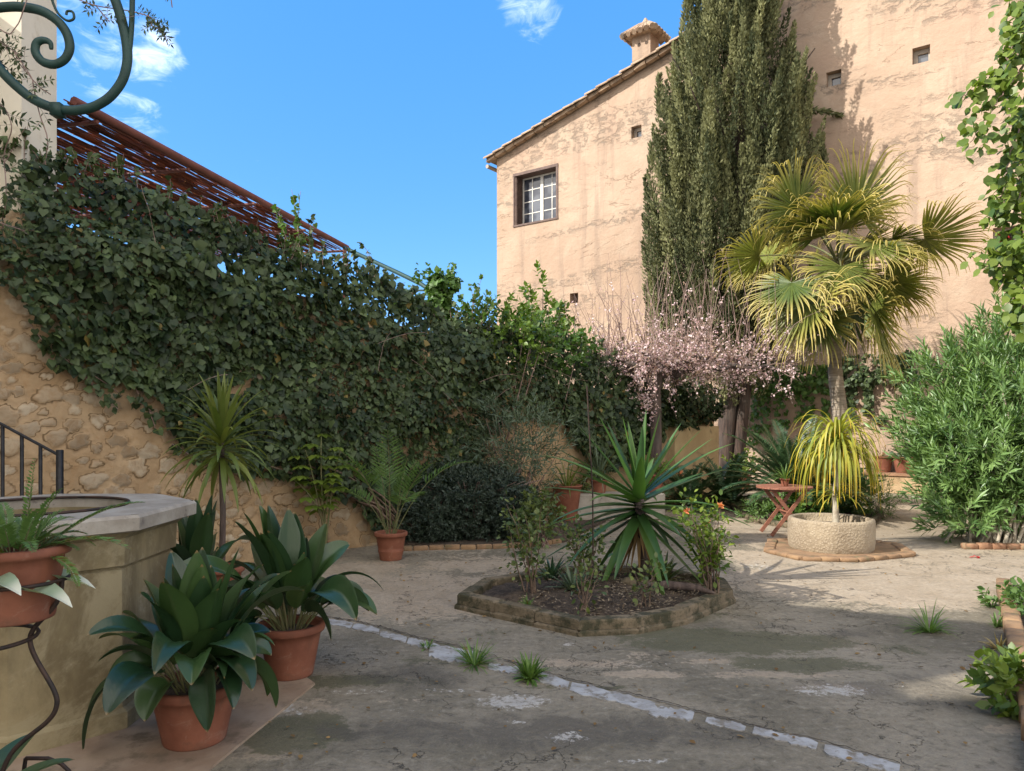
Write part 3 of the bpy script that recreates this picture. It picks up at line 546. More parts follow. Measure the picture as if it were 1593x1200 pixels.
def small_tree(name, label, cat, c, r, n, leaf, mat, nl, shl, trunk_to=0, seed=1, tr=.05, tmpl=OVAL, lo=.3, wx=1.0, zmin=None, spread=.9, twigs=14, group=None, lump=.25, bark='twig'):
    o = thing(name, (c[0], c[1], trunk_to), label, cat, group); p, d = blob(c, r, n, seed, lo, lump, zmin=zmin)
    mb = MB(); shoots(mb, p, d*.8+np.array([0, 0, .5])+rng.normal(size=d.shape)*.35, nl, shl, leaf, spread, tmpl, wx=wx); mb.build('foliage', M[mat], o)
    sm = MB(); sel = rng.choice(len(p), min(twigs, len(p)), replace=False); bz = np.array([c[0], c[1], trunk_to])
    for i in sel:
        off = np.array([rng.normal()*.06, rng.normal()*.06, 0]); mid = (bz+p[i])/2+rng.normal(size=3)*.08*np.array(r); mid[2] += .1*r[2]; t = np.linspace(0, 1, 9)[:, None]
        a = bz+off*min(3, twigs/8); pts = (1-t)**2*a+2*t*(1-t)*mid+t*t*p[i]; sm.tube(pts, np.linspace(tr, tr*.2, 9), 6, cap=False)
    sm.build('stem', M[bark], o); return o
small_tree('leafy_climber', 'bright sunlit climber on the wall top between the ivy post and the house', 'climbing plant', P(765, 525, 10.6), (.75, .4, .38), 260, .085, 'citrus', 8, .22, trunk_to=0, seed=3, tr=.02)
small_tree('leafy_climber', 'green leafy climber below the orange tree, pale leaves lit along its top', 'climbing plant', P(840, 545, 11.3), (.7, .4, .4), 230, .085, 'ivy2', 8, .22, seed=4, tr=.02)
small_tree('citrus_tree', 'small orange tree raising its lit top above the wall before the house', 'tree', P(846, 506, 12.6), (.42, .4, .6), 70, .12, 'citrus', 8, .25, seed=15, tr=.035, lump=.4, wx=1.1, lo=.15)
oo = MB(); bb = P(862, 508, 12.3); oo.lathe([(.001, -.04), (.03, -.027), (.04, 0), (.03, .027), (.001, .04)], bb, 12)
# wispy shoots against the sky
for px, py, L_, lab in [(455, 395, .62, 'tall ivy shoot rising above the reed roof edge'), (735, 500, .55, 'thin twiggy shoot against the blue sky left of the house corner')]:
    bpt = P(px, py, WY(px)+.1); o = thing('climbing_shoot', bpt, lab, 'climbing plant'); mb = MB(); sm = MB()
    for k in range(5):
        pts = arch(bpt+[rng.normal()*.05, 0, -.2], [rng.normal()*.25+(.1 if px > 600 else 0), 0, 1], L_*rng.uniform(.6, 1.2)+.2, .35, 9, 2); sm.tube(pts, np.linspace(.006, .002, 9), 4, cap=False)
        m = 22; t = rng.uniform(.1, 1, m)*8; i = np.minimum(t.astype(int), 7); mb.scatter(pts[i]+(pts[i+1]-pts[i])*(t-i)[:, None], rng.normal(size=(m, 3)), rng.normal(size=(m, 3))+[0, 0, .6], rng.uniform(.045, .08, m), IVY, rng.uniform(.3, .9, m))
    mb.build('foliage', M['ivy2'], o); sm.build('stem', M['twig'], o)

# ------------------------------------------------------------------ neighbouring cream building on the left, its reed-roofed terrace
o = thing('cream_building', (-4.6, 6.5, 0), 'tall cream rendered building corner rising behind the ivy', 'building')
mb = MB(); mb.prism([(-9, 6.45), (-4.28, 6.45), (-4.28, 6.95), (-9, 6.95)], 0, 5.75)
pf = [(-6, 0), (6.448, 0), (6.448, 5.42), (3.39, 5.42), (2.4, 6.35), (1.65, 6.35), (1.6, 5.35), (.95, 5.35), (.9, 6.35), (-6, 6.35)]; n_ = len(pf)  # unseen house block, roofline stepped and notched to shape the yard's shade
mb.add([(-5, y, z) for y, z in pf]+[(-9, y, z) for y, z in pf], [list(range(n_)), list(range(2*n_-1, n_-1, -1))]+[[(i+1) % n_, i, n_+i, n_+(i+1) % n_] for i in range(n_)])
mb.build('wall', M['cream'], o, smooth=False)
mb = MB(); mb.box((-6.6, 6.7, 5.79), (4.8, .66, .08), bev=.02); mb.build('cornice', M['cream'], o, smooth=False)
def make_reeds():
    Z0 = 4.5; A = np.array([-4.15, 7.0]); B = P(540, 388, 12.93)[:2]; d = nz(B-A); per = np.array([-d[1], d[0]]); o = thing('reed_roof', (-5.5, 10, Z0), 'red-brown reed screen roof on a pole frame, sky showing through', 'pergola')
    mb = MB(); L_ = np.linalg.norm(B-A); k = 0
    for i in range(2300):
        off = rng.uniform(0, 3.2)**1.0; s0 = rng.uniform(-.2, L_*.9); ln = rng.uniform(.3, 1.3); s1 = min(L_, s0+ln); n = 6; t = np.linspace(s0, s1, n)
        if Sn(51)(np.array([[s0*.9, off*3]]))[0] < -.75: continue
        w_ = rng.normal()*.02; pts = np.stack([A[0]+d[0]*t+per[0]*(off+w_*(t-s0)), A[1]+d[1]*t+per[1]*(off+w_*(t-s0)), np.full(n, Z0)+rng.normal()*.015+.01*np.sin(t*2+i)], 1)
        mb.tube(pts, rng.uniform(.005, .010), 4, tint=rng.uniform(0, .97), cap=False)
    mb.build('reed_screen', M['reed'], o); mb = MB()
    mb.tube([(A[0], A[1], Z0+.03), (B[0], B[1], Z0+.03)], .045, 8); mb.tube([(A[0]+per[0]*1.6, A[1]+per[1]*1.6, Z0-.05), (B[0]+per[0]*1.6, B[1]+per[1]*1.6, Z0-.05)], .03, 8); mb.tube([(A[0]+per[0]*3.2, A[1]+per[1]*3.2, Z0), (B[0]+per[0]*3.2, B[1]+per[1]*3.2, Z0)], .04, 8)
    for s in np.linspace(.3, L_-.1, 5): c = A+d*s; e = c+per*3.25; mb.tube([(c[0], c[1], Z0-.05), (e[0], e[1], Z0-.05)], .022, 6)
    mb.build('frame', M['beam'], o); mb = MB()
    for s, q in ((L_-.1, 0), (L_-.1, 3.2), (.2, 3.2)): c = A+d*s+per*q; mb = MB(); mb.tube([(c[0], c[1], 0), (c[0], c[1], Z0)], .035, 8); mb.build('post', M['beam'], o)
make_reeds()

# ------------------------------------------------------------------ the peach house
KW = 1.345; O2 = np.array([7.8, 16.2]); LU = math.sqrt(1+KW*KW); UV = np.array([KW, -1])/LU; NV = np.array([-1, -KW])/LU
def HU(px, py=None):
    a = (px-CX)/F; t = (O2[0]-O2[1]*a)/(KW+a); Y = O2[1]+t; u = -t*LU
    return u if py is None else (u, CH-(py-HY)/F*Y)
def H3(u, d, z): q = O2+UV*u+NV*d; return np.array([q[0], q[1], z])
UC, ZE = HU(773, 247); UR, ZR = HU(1113, 37); UB = UR
HOUSE = thing('peach_house', (O2[0], O2[1], 0), 'large peach plastered house with sloping tiled roof edge', 'house')
def wallbox(mb, u0, u1, d0, d1, z0, z1, tint=.5):
    q = [H3(u0, d0, 0)[:2], H3(u1, d0, 0)[:2], H3(u1, d1, 0)[:2], H3(u0, d1, 0)[:2]]
    if d1 > d0: q = q[::-1]
    mb.prism(q, z0, z1, tint)
def make_house():
    prof = [(UC, 0), (9, 0), (9, 16), (UB, 16), (UB, ZR), (UC, ZE)]; D = 7.0
    V = [H3(u, 0, z) for u, z in prof]+[H3(u, -D, z) for u, z in prof]; n = len(prof)
    f = [list(range(n)), list(range(2*n-1, n-1, -1))]+[[(i+1) % n, i, n+i, n+(i+1) % n] for i in range(n)]
    mb = MB(); mb.add(V, f); w0 = mb.build('wall', M['plaster'], HOUSE, smooth=False)
    wins = {}
    c = MB()
    u0, z1 = HU(799, 270); u1, _ = HU(868, 257); z0 = (HU(799, 351)[1]+HU(868, 342)[1])/2; z1 = (HU(799, 270)[1]+HU(868, 257)[1])/2
    wallbox(c, u0, u1, .3, -.44, z0, z1); wins['big'] = (u0, u1, z0, z1); sm = []
    for px, py, s in [(990, 205, .30), (1297, 122, .32), (1433, 85, .33), (893, 464, .27)]:
        u, z = HU(px, py); wallbox(c, u-s/2, u+s/2, .3, -.26, z-s*.52, z+s*.52); sm.append((u, z, s))
    u, z = HU(1568, 372); wallbox(c, u-.25, u+.25, .3, -.26, z-.25, z+.25); sm.append((u, z, .5))
    co = c.build('cutter', M['hole'], HOUSE, smooth=False)
    md = w0.modifiers.new('b', 'BOOLEAN'); md.operation = 'DIFFERENCE'; md.object = co; md.solver = 'EXACT'; bpy.context.view_layer.update()
    me = bpy.data.meshes.new_from_object(w0.evaluated_get(bpy.context.evaluated_depsgraph_get())); w0.modifiers.clear(); w0.data = me; bpy.data.objects.remove(co)
    w0.data.materials.clear(); w0.data.materials.append(M['plaster'])
    # large window: brown surround, shutter folded on the left reveal, white casements
    u0, u1, z0, z1 = wins['big']; t = .07; m = MB()
    wallbox(m, u0-.005, u0+t*.6, .02, -.4, z0, z1); wallbox(m, u1-t*.8, u1+.005, .02, -.4, z0, z1); wallbox(m, u0-.01, u1+.01, .025, -.4, z1-t, z1+.01); wallbox(m, u0-.01, u1+.01, .03, -.4, z0-.02, z0+.03)
    wn = m.build('window', M['brownwood'], HOUSE, smooth=False)
    m = MB(); wallbox(m, u0+t*.6+.01, u0+t*.6+.05, -.01, -.31, z0+.04, z1-t-.01)
    for k in range(26): zz = z0+.08+k*(z1-z0-.22)/26; wallbox(m, u0+t*.6+.05, u0+t*.6+.07, -.03, -.29, zz, zz+.022)
    m.build('shutter', M['brownwood'], wn, smooth=False)
    a, b_ = u0+t*.6+.06, u1-t; m = MB(); w_ = .045; dz = (-.32, -.37)
    uu = [a, (a+b_)/2, b_]
    for x in (a, b_-w_): wallbox(m, x, x+w_, *dz, z0+.03, z1-t)
    for x in (z0+.03, z1-t-w_): wallbox(m, a+w_, b_-w_, -.321, -.369, x, x+w_)
    wallbox(m, uu[1]-.05, uu[1]+.05, -.315, -.37, z0+.03+w_, z1-t-w_)
    for x in ((uu[0]+uu[1])/2, (uu[1]+uu[2])/2): wallbox(m, x-.013, x+.013, -.33, -.36, z0+.03+w_, z1-t-w_)
    for k in (1, 2, 3): x = z0+.06+(z1-z0-.15)*k/4; wallbox(m, a+w_, b_-w_, -.332, -.358, x-.013, x+.013)
    m.build('frame', M['whitewood'], wn, smooth=False)
    m = MB(); wallbox(m, a, b_, -.342, -.348, z0+.03, z1-t); m.build('pane', M['glass'], wn, smooth=False)
    for i, (u, z, s) in enumerate(sm):
        m = MB(); e = s/2-.004; zc = s*.52-.004
        if i == 3: wallbox(m, u-e, u+e, -.2, -.25, z-zc, z+zc); m.build('vent_opening', M['hole'], HOUSE, smooth=False); continue
        t2 = s*.24
        wallbox(m, u-e, u-e+t2, -.16, -.24, z-zc, z+zc); wallbox(m, u+e-t2*.6, u+e, -.16, -.24, z-zc, z+zc); wallbox(m, u-e+t2, u+e-t2*.6, -.161, -.24, z+zc-t2*1.2, z+zc); wallbox(m, u-e+t2, u+e-t2*.6, -.161, -.24, z-zc, z-zc+t2*.8)
        wn2 = m.build('window', M['greywood'], HOUSE, smooth=False); m = MB(); wallbox(m, u-e+t2-.002, u+e-t2*.6+.002, -.2, -.21, z-zc+t2*.7, z+zc-t2*1.1); m.build('pane', M['glass'], wn2, smooth=False)
    # roof slab and courses of barrel tiles along the slope
    r = MB(); su = np.array([UR-UC, ZR-ZE]); su /= np.linalg.norm(su); ov = .22
    def RP(s, d, h): u = UC-.25+su[0]*s; z = ZE-.25*su[1]/su[0]+su[1]*s+h; return H3(u, d, z)
    Lr = (UR-UC+.25)/su[0]; hs_ = (.0, .07)
    V = [RP(s, d, h) for h in hs_ for s, d in ((0, ov-.03), (Lr, ov-.03), (Lr, -7), (0, -7))]
    r.add(V, [[0, 1, 5, 4], [1, 2, 6, 5], [2, 3, 7, 6], [3, 0, 4, 7], [4, 5, 6, 7], [3, 2, 1, 0]]); rf = r.build('roof', M['tile'], HOUSE, smooth=False)
    r = MB(); nt_ = int(Lr/.36)
    for c_ in range(10):
        d = ov-.02-c_*.2
        for k in range(nt_):
            s0 = k*Lr/nt_; j = rng.normal()*.012; n = 7; ang = np.linspace(0, PI, n); V = []
            for s, hh, rr in ((s0-.05, .10+j, .105), (s0+.40, .075+j, .085)):
                for a_ in ang: V.append(RP(s, d+rr*math.cos(a_), hh-.03+rr*.75*math.sin(a_)))
            V = np.array(V); ff = [[i, i+1, n+i+1, n+i] for i in range(n-1)]; r.add(V, ff); V2 = V.copy(); V2[:, 2] -= .018; r.add(V2, ff); r.add(np.concatenate([V[:n], V2[:n][::-1]]), [list(range(2*n))])
            if c_ == 0: wv = [RP(s, ov-.01+rng.normal()*.015, h) for s, h in ((s0, -.05), (s0+.33, -.05), (s0+.34, .02), (s0, .02))]; r.add(np.array(wv+[q-np.array([*NV, 0])*.15 for q in wv]), [[0, 1, 2, 3], [3, 2, 6, 7], [1, 0, 4, 5], [0, 3, 7, 4], [2, 1, 5, 6]])
    r.build('tile_row', M['tile'], rf, smooth=False)
    g = MB(); e = H3(UC-.3, .1, ZE-.2); g.tube([e, H3(UC-.3, -7, ZE-.2)], .06, 8); g.build('gutter', M['greywood'], HOUSE)
    # chimney with a tiled hood
    uc, zc = HU(988, 96); zc += .3; m = MB(); wallbox(m, uc-.27, uc+.27, -.35, -.87, ZE+.5, zc+.55); ch = m.build('chimney', M['plaster'], HOUSE, smooth=False)
    for d0, uo in ((-.345, -.06), (-.345, .16)):
        m = MB(); cpt = H3(uc+uo, d0, zc+.3); a_ = np.arange(14)*2*PI/14; V = [cpt+np.array([*UV, 0])*.05*math.cos(x)+np.array([0, 0, .05*math.sin(x)]) for x in a_]; m.add(V, [list(range(14))]); m.build('vent', M['hole'], ch, smooth=False)
    cp = MB(); zt = zc+.55; wallbox(cp, uc-.42, uc+.42, -.2, -1.02, zt, zt+.05)
    apex = [H3(uc-.07, -.55, zt+.42), H3(uc+.07, -.55, zt+.42), H3(uc+.07, -.67, zt+.42), H3(uc-.07, -.67, zt+.42)]; base = [H3(uc-.46, -.15, zt+.05), H3(uc+.46, -.15, zt+.05), H3(uc+.46, -1.06, zt+.05), H3(uc-.46, -1.06, zt+.05)]
    cp.add(np.array(base+apex), [[0, 1, 5, 4], [1, 2, 6, 5], [2, 3, 7, 6], [3, 0, 4, 7], [4, 5, 6, 7]])
    for e_ in range(4):
        b0, b1, a0, a1 = base[e_], base[(e_+1) % 4], apex[e_], apex[(e_+1) % 4]
        for t in np.linspace(.06, .94, 6):
            p0 = b0*(1-t)+b1*t; p1 = a0*(1-t)+a1*t; x = p0+(p1-p0)*-.12; cp.tube([x, p0+(p1-p0)*(.85)], [.075, .05], 8)
    cp.tube([H3(uc, -.61, zt+.4), H3(uc, -.61, zt+.56)], [.12, .03], 8); cp.build('hood', M['tile'], ch, smooth=False)
    # slender drainpipe where the tall block begins
    m = MB(); m.tube([H3(UB+.12, .06, ZR-.3), H3(UB+.12, .06, 15)], .05, 8); m.build('pipe', M['cream'], HOUSE)
make_house()
# flower pot on a ledge: low stone bench along the wall
LEDGE = thing('stone_bench', H3(HU(1390), .4, 0), 'low rubble bench along the house wall with terracotta edge', 'bench')
mb = MB(); wallbox(mb, HU(1312), HU(1470), .012, .62, 0, .36); mb.build('base', M['rubble'], LEDGE, smooth=False)
mb = MB(); wallbox(mb, HU(1310), HU(1472), .012, .66, .362, .41); mb.build('top', M['brick'], LEDGE, smooth=False)

# ------------------------------------------------------------------ pots
def pot_parts(o, c, rt, rb, h, n=40, soil=True, rim=.045, rimw=.014, band=False, squash=1):
    mb = MB(); th = .02 if rt > .12 else .008; pr = [(rb*.2, .0), (rb*.98, .0), (rb, .006)]
    for t in np.linspace(.05, 1, 7): pr.append((rb+(rt-rb)*t*(h-rim)/h, .006+(h-rim-.006)*t))
    if band: pr.insert(5, (pr[5][0]+.006, pr[5][1])); pr.insert(6, (pr[6][0]+.006, pr[6][1]+.012))
    pr += [(rt+rimw*.8, h-rim+.004), (rt+rimw, h-rim+.012), (rt+rimw, h-.008), (rt+rimw-.006, h), (rt-th+.006, h), (rt-th, h-.008), (rt-th-.012, h*.72), (.001, h*.72)]
    w1, w2 = rng.uniform(0, 6.28, 2); mb.lathe(pr, c, n, wob=lambda a: 1+.006*np.sin(2*a+w1)+.004*np.sin(3*a+w2)); mb.build('pot', M['terra'], o)
    if soil:
        s_ = MB(); R = rt-th-.006; s_.lathe([(R, h*.84), (R*.7, h*.87), (R*.35, h*.885), (.002, h*.89)], c, 24); s_.build('soil', M['soil'], o)
def aspidistra(px, py, Y, label, rt, rb, h, nleaf, Lr, zs, tilt=1.0, bias=(0, 0)):
    c = np.array([(px-CX)/F*Y, Y, 0.012 if Y < 5.2 and px < 480 else 0]); o = thing('potted_aspidistra', c, label, 'potted plant', 'aspidistras in terracotta pots')
    pot_parts(o, c, rt, rb, h); mb = MB(); sm = MB()
    for k in range(nleaf):
        a = k*2.399+rng.normal()*1.0; t = rng.uniform(0, 1)**1.25; inc = (.08+.72*t**.9)*tilt; r0 = rt*.65*math.sqrt(t)*rng.uniform(.5, 1)
        b = c+np.array([r0*math.cos(a), r0*math.sin(a), h*.87]); dd = np.array([math.cos(a)*math.sin(inc)+bias[0]*.3, math.sin(a)*math.sin(inc)+bias[1]*.3, math.cos(inc)])
        L_ = rng.uniform(*Lr); n = 24; drp = .5+3.4*t**.9*rng.uniform(.3, 1.5); pts = arch(b, dd, L_, drp, n)
        pts[:, 2] = np.maximum(pts[:, 2], c[2]+.04); tw = rng.normal()*.9; hz = nz(np.array([dd[1], -dd[0], 0])+1e-5); side = np.array([hz+np.array([0, 0, 1.])*tw*x+nz(np.array([dd[0], dd[1], 0])+1e-6)*tw*.5*x for x in np.linspace(0, 1, n)])
        mb.strap(pts[8:], side[8:], bladew(n-8, rng.uniform(.056, .074)*zs, 'lance'), .3+rng.uniform(-.1, .3), rng.uniform(0, .96), rows=11, rib=.05); sm.tube(pts[:10], np.linspace(.0045, .004, 10), 5, cap=False)
    mb.build('foliage', M['asp'], o); sm.build('stem', M['stem'], o); return o
aspidistra(303, 0, 3.46, 'large aspidistra in the nearest terracotta pot, broad dark leaves spreading over the rim', .195, .14, .27, 56, (.34, .68), 1.12, .84)
aspidistra(452, 0, 4.35, 'aspidistra in the terracotta pot standing at the start of the pale strip', .185, .13, .30, 58, (.36, .76), 1.15, .86)
aspidistra(303, 0, 5.05, 'smaller aspidistra half hidden behind the well corner', .15, .11, .25, 24, (.5, .8), 1.0, .75)
def dracaena_tree():
    c = np.array([(345-CX)/F*6.3, 6.3, 0.0]); o = thing('potted_dracaena', c, 'slender-stemmed dracaena with drooping strap leaves before the stone wall', 'potted plant'); pot_parts(o, c, .17, .12, .26)
    top = c+[0, 0, 1.33]; mb = MB(); mb.tube([c+[0, 0, .2], c+[.01, 0, .7], c+[.0, 0, 1.1], top], [.03, .026, .026, .022], 8); mb.build('trunk', M['darkbark'], o); mb = MB()
    for k in range(74):
        a = k*2.399; t = (k+.5)/74; inc = .08+2.0*t; dd = np.array([math.cos(a)*math.sin(inc), math.sin(a)*math.sin(inc), math.cos(inc)]); strap_leaf(mb, top+[0, 0, .06-.22*t], dd, rng.uniform(.5, .64), rng.uniform(.02, .026), .6+1.5*t, 12, 'strap', .35)
    mb.build('foliage', M['drac'], o)
dracaena_tree()
# small pot with a leaning leafy plant, near the wall foot
c = G(507, 871); o = thing('potted_schefflera', c, 'lanky pale-leaved plant in a small terracotta pot at the foot of the wall', 'potted plant'); pot_parts(o, c, .1, .075, .18); mb = MB(); sm = MB()
for k, (px, py, dY) in enumerate([(475, 700, 0), (500, 680, .2), (520, 740, .05), (455, 745, -.1), (490, 760, .1), (530, 700, .15)]):
    e = P(px, py, c[1]+dY); t = np.linspace(0, 1, 9)[:, None]; mid = np.array([c[0]-.1+.03*k, c[1], e[2]*.7]); pts = (1-t)**2*(c+[0, 0, .15])+2*t*(1-t)*mid+t*t*e; sm.tube(pts, np.linspace(.012, .005, 9), 6, cap=False)
    for j in range(5):
        q = pts[8-j]; a = rng.uniform(0, 6.28); m = 7; aa = a+np.arange(m)*6.28/m; cc = q+np.array([math.cos(a), math.sin(a), .3])*.12; sm.tube([q, cc], .003, 4, cap=False); T = np.stack([np.cos(aa), np.sin(aa), np.full(m, -.35)], 1); mb.scatter(np.tile(cc, (m, 1)), T, np.tile([0, 0, 1.], (m, 1)), rng.uniform(.09, .15, m), OVAL, rng.uniform(.3, .9, m))
mb.build('foliage', M['vine'], o); sm.build('stem', M['stem'], o)
# potted kentia-like palm
c = G(605, 874)+np.array([0, .13, 0]); o = thing('potted_palm', c, 'feathery palm in a terracotta pot beside the dark bush', 'potted plant'); pot_parts(o, c, .165, .118, .30, band=True); mb = MB(); sm = MB()
for k in range(12):
    a = k*2.399; t = k/12; inc = .1+.55*t; b_ = c+np.array([math.cos(a)*.04, math.sin(a)*.04, .26]); frond(mb, sm, b_, np.array([math.cos(a)*math.sin(inc), math.sin(a)*math.sin(inc), math.cos(inc)]), rng.uniform(.75, 1.3), 15, .22, 1.3+.5*t, rng.uniform(.2, .9), bare=.5, wx=.8, ang=.95)
mb.build('foliage', M['fern'], o); sm.build('stem', M['stem'], o)

# ------------------------------------------------------------------ dark bush, its brick edging, shrubs by the wall
c = np.array([-.55, 9.35, .45]); o = thing('dark_bush', (c[0], c[1], 0), 'dense dark low bush behind the brick edging by the ivy wall', 'bush'); mb = MB()
for cc, rr, sd_ in (((-.8, 9.35, .42), (.6, .42, .5), 1), ((-.3, 9.4, .42), (.55, .42, .48), 2), ((-.05, 9.45, .34), (.36, .35, .36), 3), ((-1.05, 9.2, .3), (.4, .32, .36), 4)):
    p, d = blob(cc, rr, 1100, sd_, .6, .16, zmin=.03); shoots(mb, p, d+rng.normal(size=d.shape)*.4+[0, 0, .3], 10, .12, .055, 1.0, wx=1.8)
mb.build('foliage', M['dark'], o); sm = MB()
for k in range(26): a = rng.uniform(0, 6.28); e = c+np.array([math.cos(a)*.9, math.sin(a)*.3, .3]); sm.tube([(e[0]*.6+c[0]*.4, 9.35, 0), (c+e)/2, e], [.012, .01, .004], 5)
sm.build('stem', M['twig'], o)
o = thing('brick_edging', (-.3, 8.7, 0), 'low curving terracotta edging along the dark bush', 'edging'); mb = MB()
pe = [G(px, py) for px, py in [(596, 861), (640, 859), (690, 857), (740, 857), (790, 855), (840, 852), (875, 846)]]
for a_, b_ in zip(pe[:-1], pe[1:]):
    for k in range(2): p0 = a_+(b_-a_)*k/2; p1 = a_+(b_-a_)*(k+1)/2; c_ = (p0+p1)/2; dv = p1-p0; mb.box((c_[0], c_[1]+.1, .015), (np.linalg.norm(dv)-.012, .06, .08+rng.uniform(-.006, .006)), math.atan2(dv[1], dv[0])+rng.normal()*.02, bev=.008)
mb.build('brick_row', M['tan'], o)
mb = MB(); mb.prism([(-1.8, 9.0), (-1.0, 8.78), (0.0, 8.8), (.65, 9.1), (1.4, 11.0), (.3, 10.7)], -.02, .035); tag(mb.build('soil', M['soil'], smooth=False), kind='structure')
o = small_tree('grey_shrub', 'tall airy grey-green shrub standing before the ochre wall', 'shrub', (.05, 9.95, 1.1), (.62, .42, .68), 330, .12, 'grey', 10, .2, seed=9, tr=.014, tmpl=LANCE, lo=.15, wx=.9, twigs=26, lump=.3)
small_tree('round_shrub', 'small yellow-green shrub at the right end of the dark bush', 'shrub', (.33, 8.85, .33), (.24, .2, .28), 110, .06, 'rose', 7, .12, seed=29, tr=.006, lo=.1, twigs=14)

# ------------------------------------------------------------------ terracotta pots, trough and plants by the far left wall
def simple_potted(name, label, c, rt, rb, h, kind, mat, n, L_, w_=.012, group=None, inc=(.1, 1.2), drp=(.8, 2.2), rim=.03):
    o = thing(name, c, label, 'potted plant', group); pot_parts(o, c, rt, rb, h, 28, rim=rim); mb = MB(); sm = MB(); used = False
    for k in range(n):
        a = k*2.399+rng.normal()*.2; t = (k+.5)/n; i_ = inc[0]+(inc[1]-inc[0])*t; dd = np.array([math.cos(a)*math.sin(i_), math.sin(a)*math.sin(i_), math.cos(i_)]); b_ = np.array(c)+[math.cos(a)*rt*.3*t, math.sin(a)*rt*.3*t, h*.86]
        if kind == 'strap': strap_leaf(mb, b_, dd, L_*rng.uniform(.7, 1.1), w_, drp[0]+(drp[1]-drp[0])*t, 9, 'strap', .3)
        elif kind == 'fern': used = True; frond(mb, sm, b_, dd, L_*rng.uniform(.7, 1.1), 26, L_*.16, drp[0]+(drp[1]-drp[0])*t, rng.uniform(.2, .9), bare=.12, r=.003, wx=1.4)
        else: used = True; pts = arch(b_, dd, L_*rng.uniform(.6, 1.1), .5, 6, 2); sm.tube(pts, .003, 4, cap=False); shoots(mb, pts[1:-1], np.tile(dd, (4, 1)), 5, L_*.2, L_*.16, 1.0, OVAL)
    mb.build('foliage', M[mat], o)
    if used: sm.build('stem', M['stem'], o)
    return o
o = thing('stone_trough', G(950, 800), 'long low stone trough bench carrying pots by the left wall', 'trough'); mb = MB(); a_ = G(962, 812); mb.box((a_[0], a_[1]+.35, .2), (1.45, .45, .4), .12, bev=.02); mb.build('body', M['slab'], o, smooth=False)
simple_potted('potted_agapanthus', 'big orange terracotta jar with strap leaves left of the stone trough', G(882, 812), .22, .14, .55, 'strap', 'drac', 24, .55, .012)
simple_potted('potted_shrub', 'squat terracotta pot squeezed between the big jar and the stone trough', G(903, 806), .11, .08, .42, 'bush', 'rose', 12, .35)
tt = (a_[0], a_[1]+.35)
simple_potted('potted_spider_plant', 'spider plant with long arching pale leaves on the stone trough', np.array([tt[0]-.25, tt[1], .4]), .13, .1, .2, 'strap', 'grey', 60, .7, .009, drp=(1, 2.6))
simple_potted('potted_spider_plant', 'tall tufted spider plant spilling over its pot near the wall corner', np.array([G(880, 790)[0]+.1, 11.9, 0]), .2, .15, .6, 'strap', 'drac', 70, .75, .009, drp=(1, 2.6))
simple_potted('potted_shrub', 'terracotta pot with a yellow-green shrub at the right end of the trough', np.array([tt[0]+.62, tt[1]+.05, .4]), .15, .1, .28, 'bush', 'vine', 14, .35)
# ferny ground plants beyond the bed, before the plaster pier
def fern_clump(name, label, c, n, L_, mat='fern', wx=1.5, cat='fern', inc=(.2, 1.35), drp=1.6, ll=.17, nl=30, group=None, r=.004):
    o = thing(name, c, label, cat, group); mb = MB(); sm = MB()
    for k in range(n):
        a = k*2.399+rng.normal()*.2; t = (k+.5)/n; i_ = inc[0]+(inc[1]-inc[0])*t; frond(mb, sm, np.array(c)+[math.cos(a)*.04, math.sin(a)*.04, .02], np.array([math.cos(a)*math.sin(i_), math.sin(a)*math.sin(i_), math.cos(i_)]), L_*rng.uniform(.8, 1.1), nl, L_*ll, drp, rng.uniform(.1, .9), bare=.1, wx=wx, r=r)
    mb.build('foliage', M[mat], o); sm.build('stem', M['stem'], o); return o
fern_clump('fern', 'dark fern clump at the foot of the blossom tree', np.array([3.0, 12.6, 0]), 26, 1.0, 'cyc')
fern_clump('fern', 'broad dark fern clump before the plaster pier', np.array([3.75, 12.9, 0]), 28, 1.1, 'cyc')
fern_clump('fern', 'small dark fern left of the cypress trunk', np.array([4.05, 14.6, 0]), 20, .8, 'cyc')
c = P(1057, 738, 13.0); o = thing('canna_flower', (c[0], 13.0, 0), 'single orange-red flower on a stalk among the ferns', 'flower'); mb = MB(); mb.scatter(np.tile(c, (9, 1)), rdir(9)+[0, 0, .4], rdir(9), .09, OVAL, rng.uniform(0, .9, 9)); mb.build('bloom', M['orange'], o); mb = MB(); mb.tube([(c[0], 13, 0), c], .006, 5); mb.build('stem', M['stem'], o)

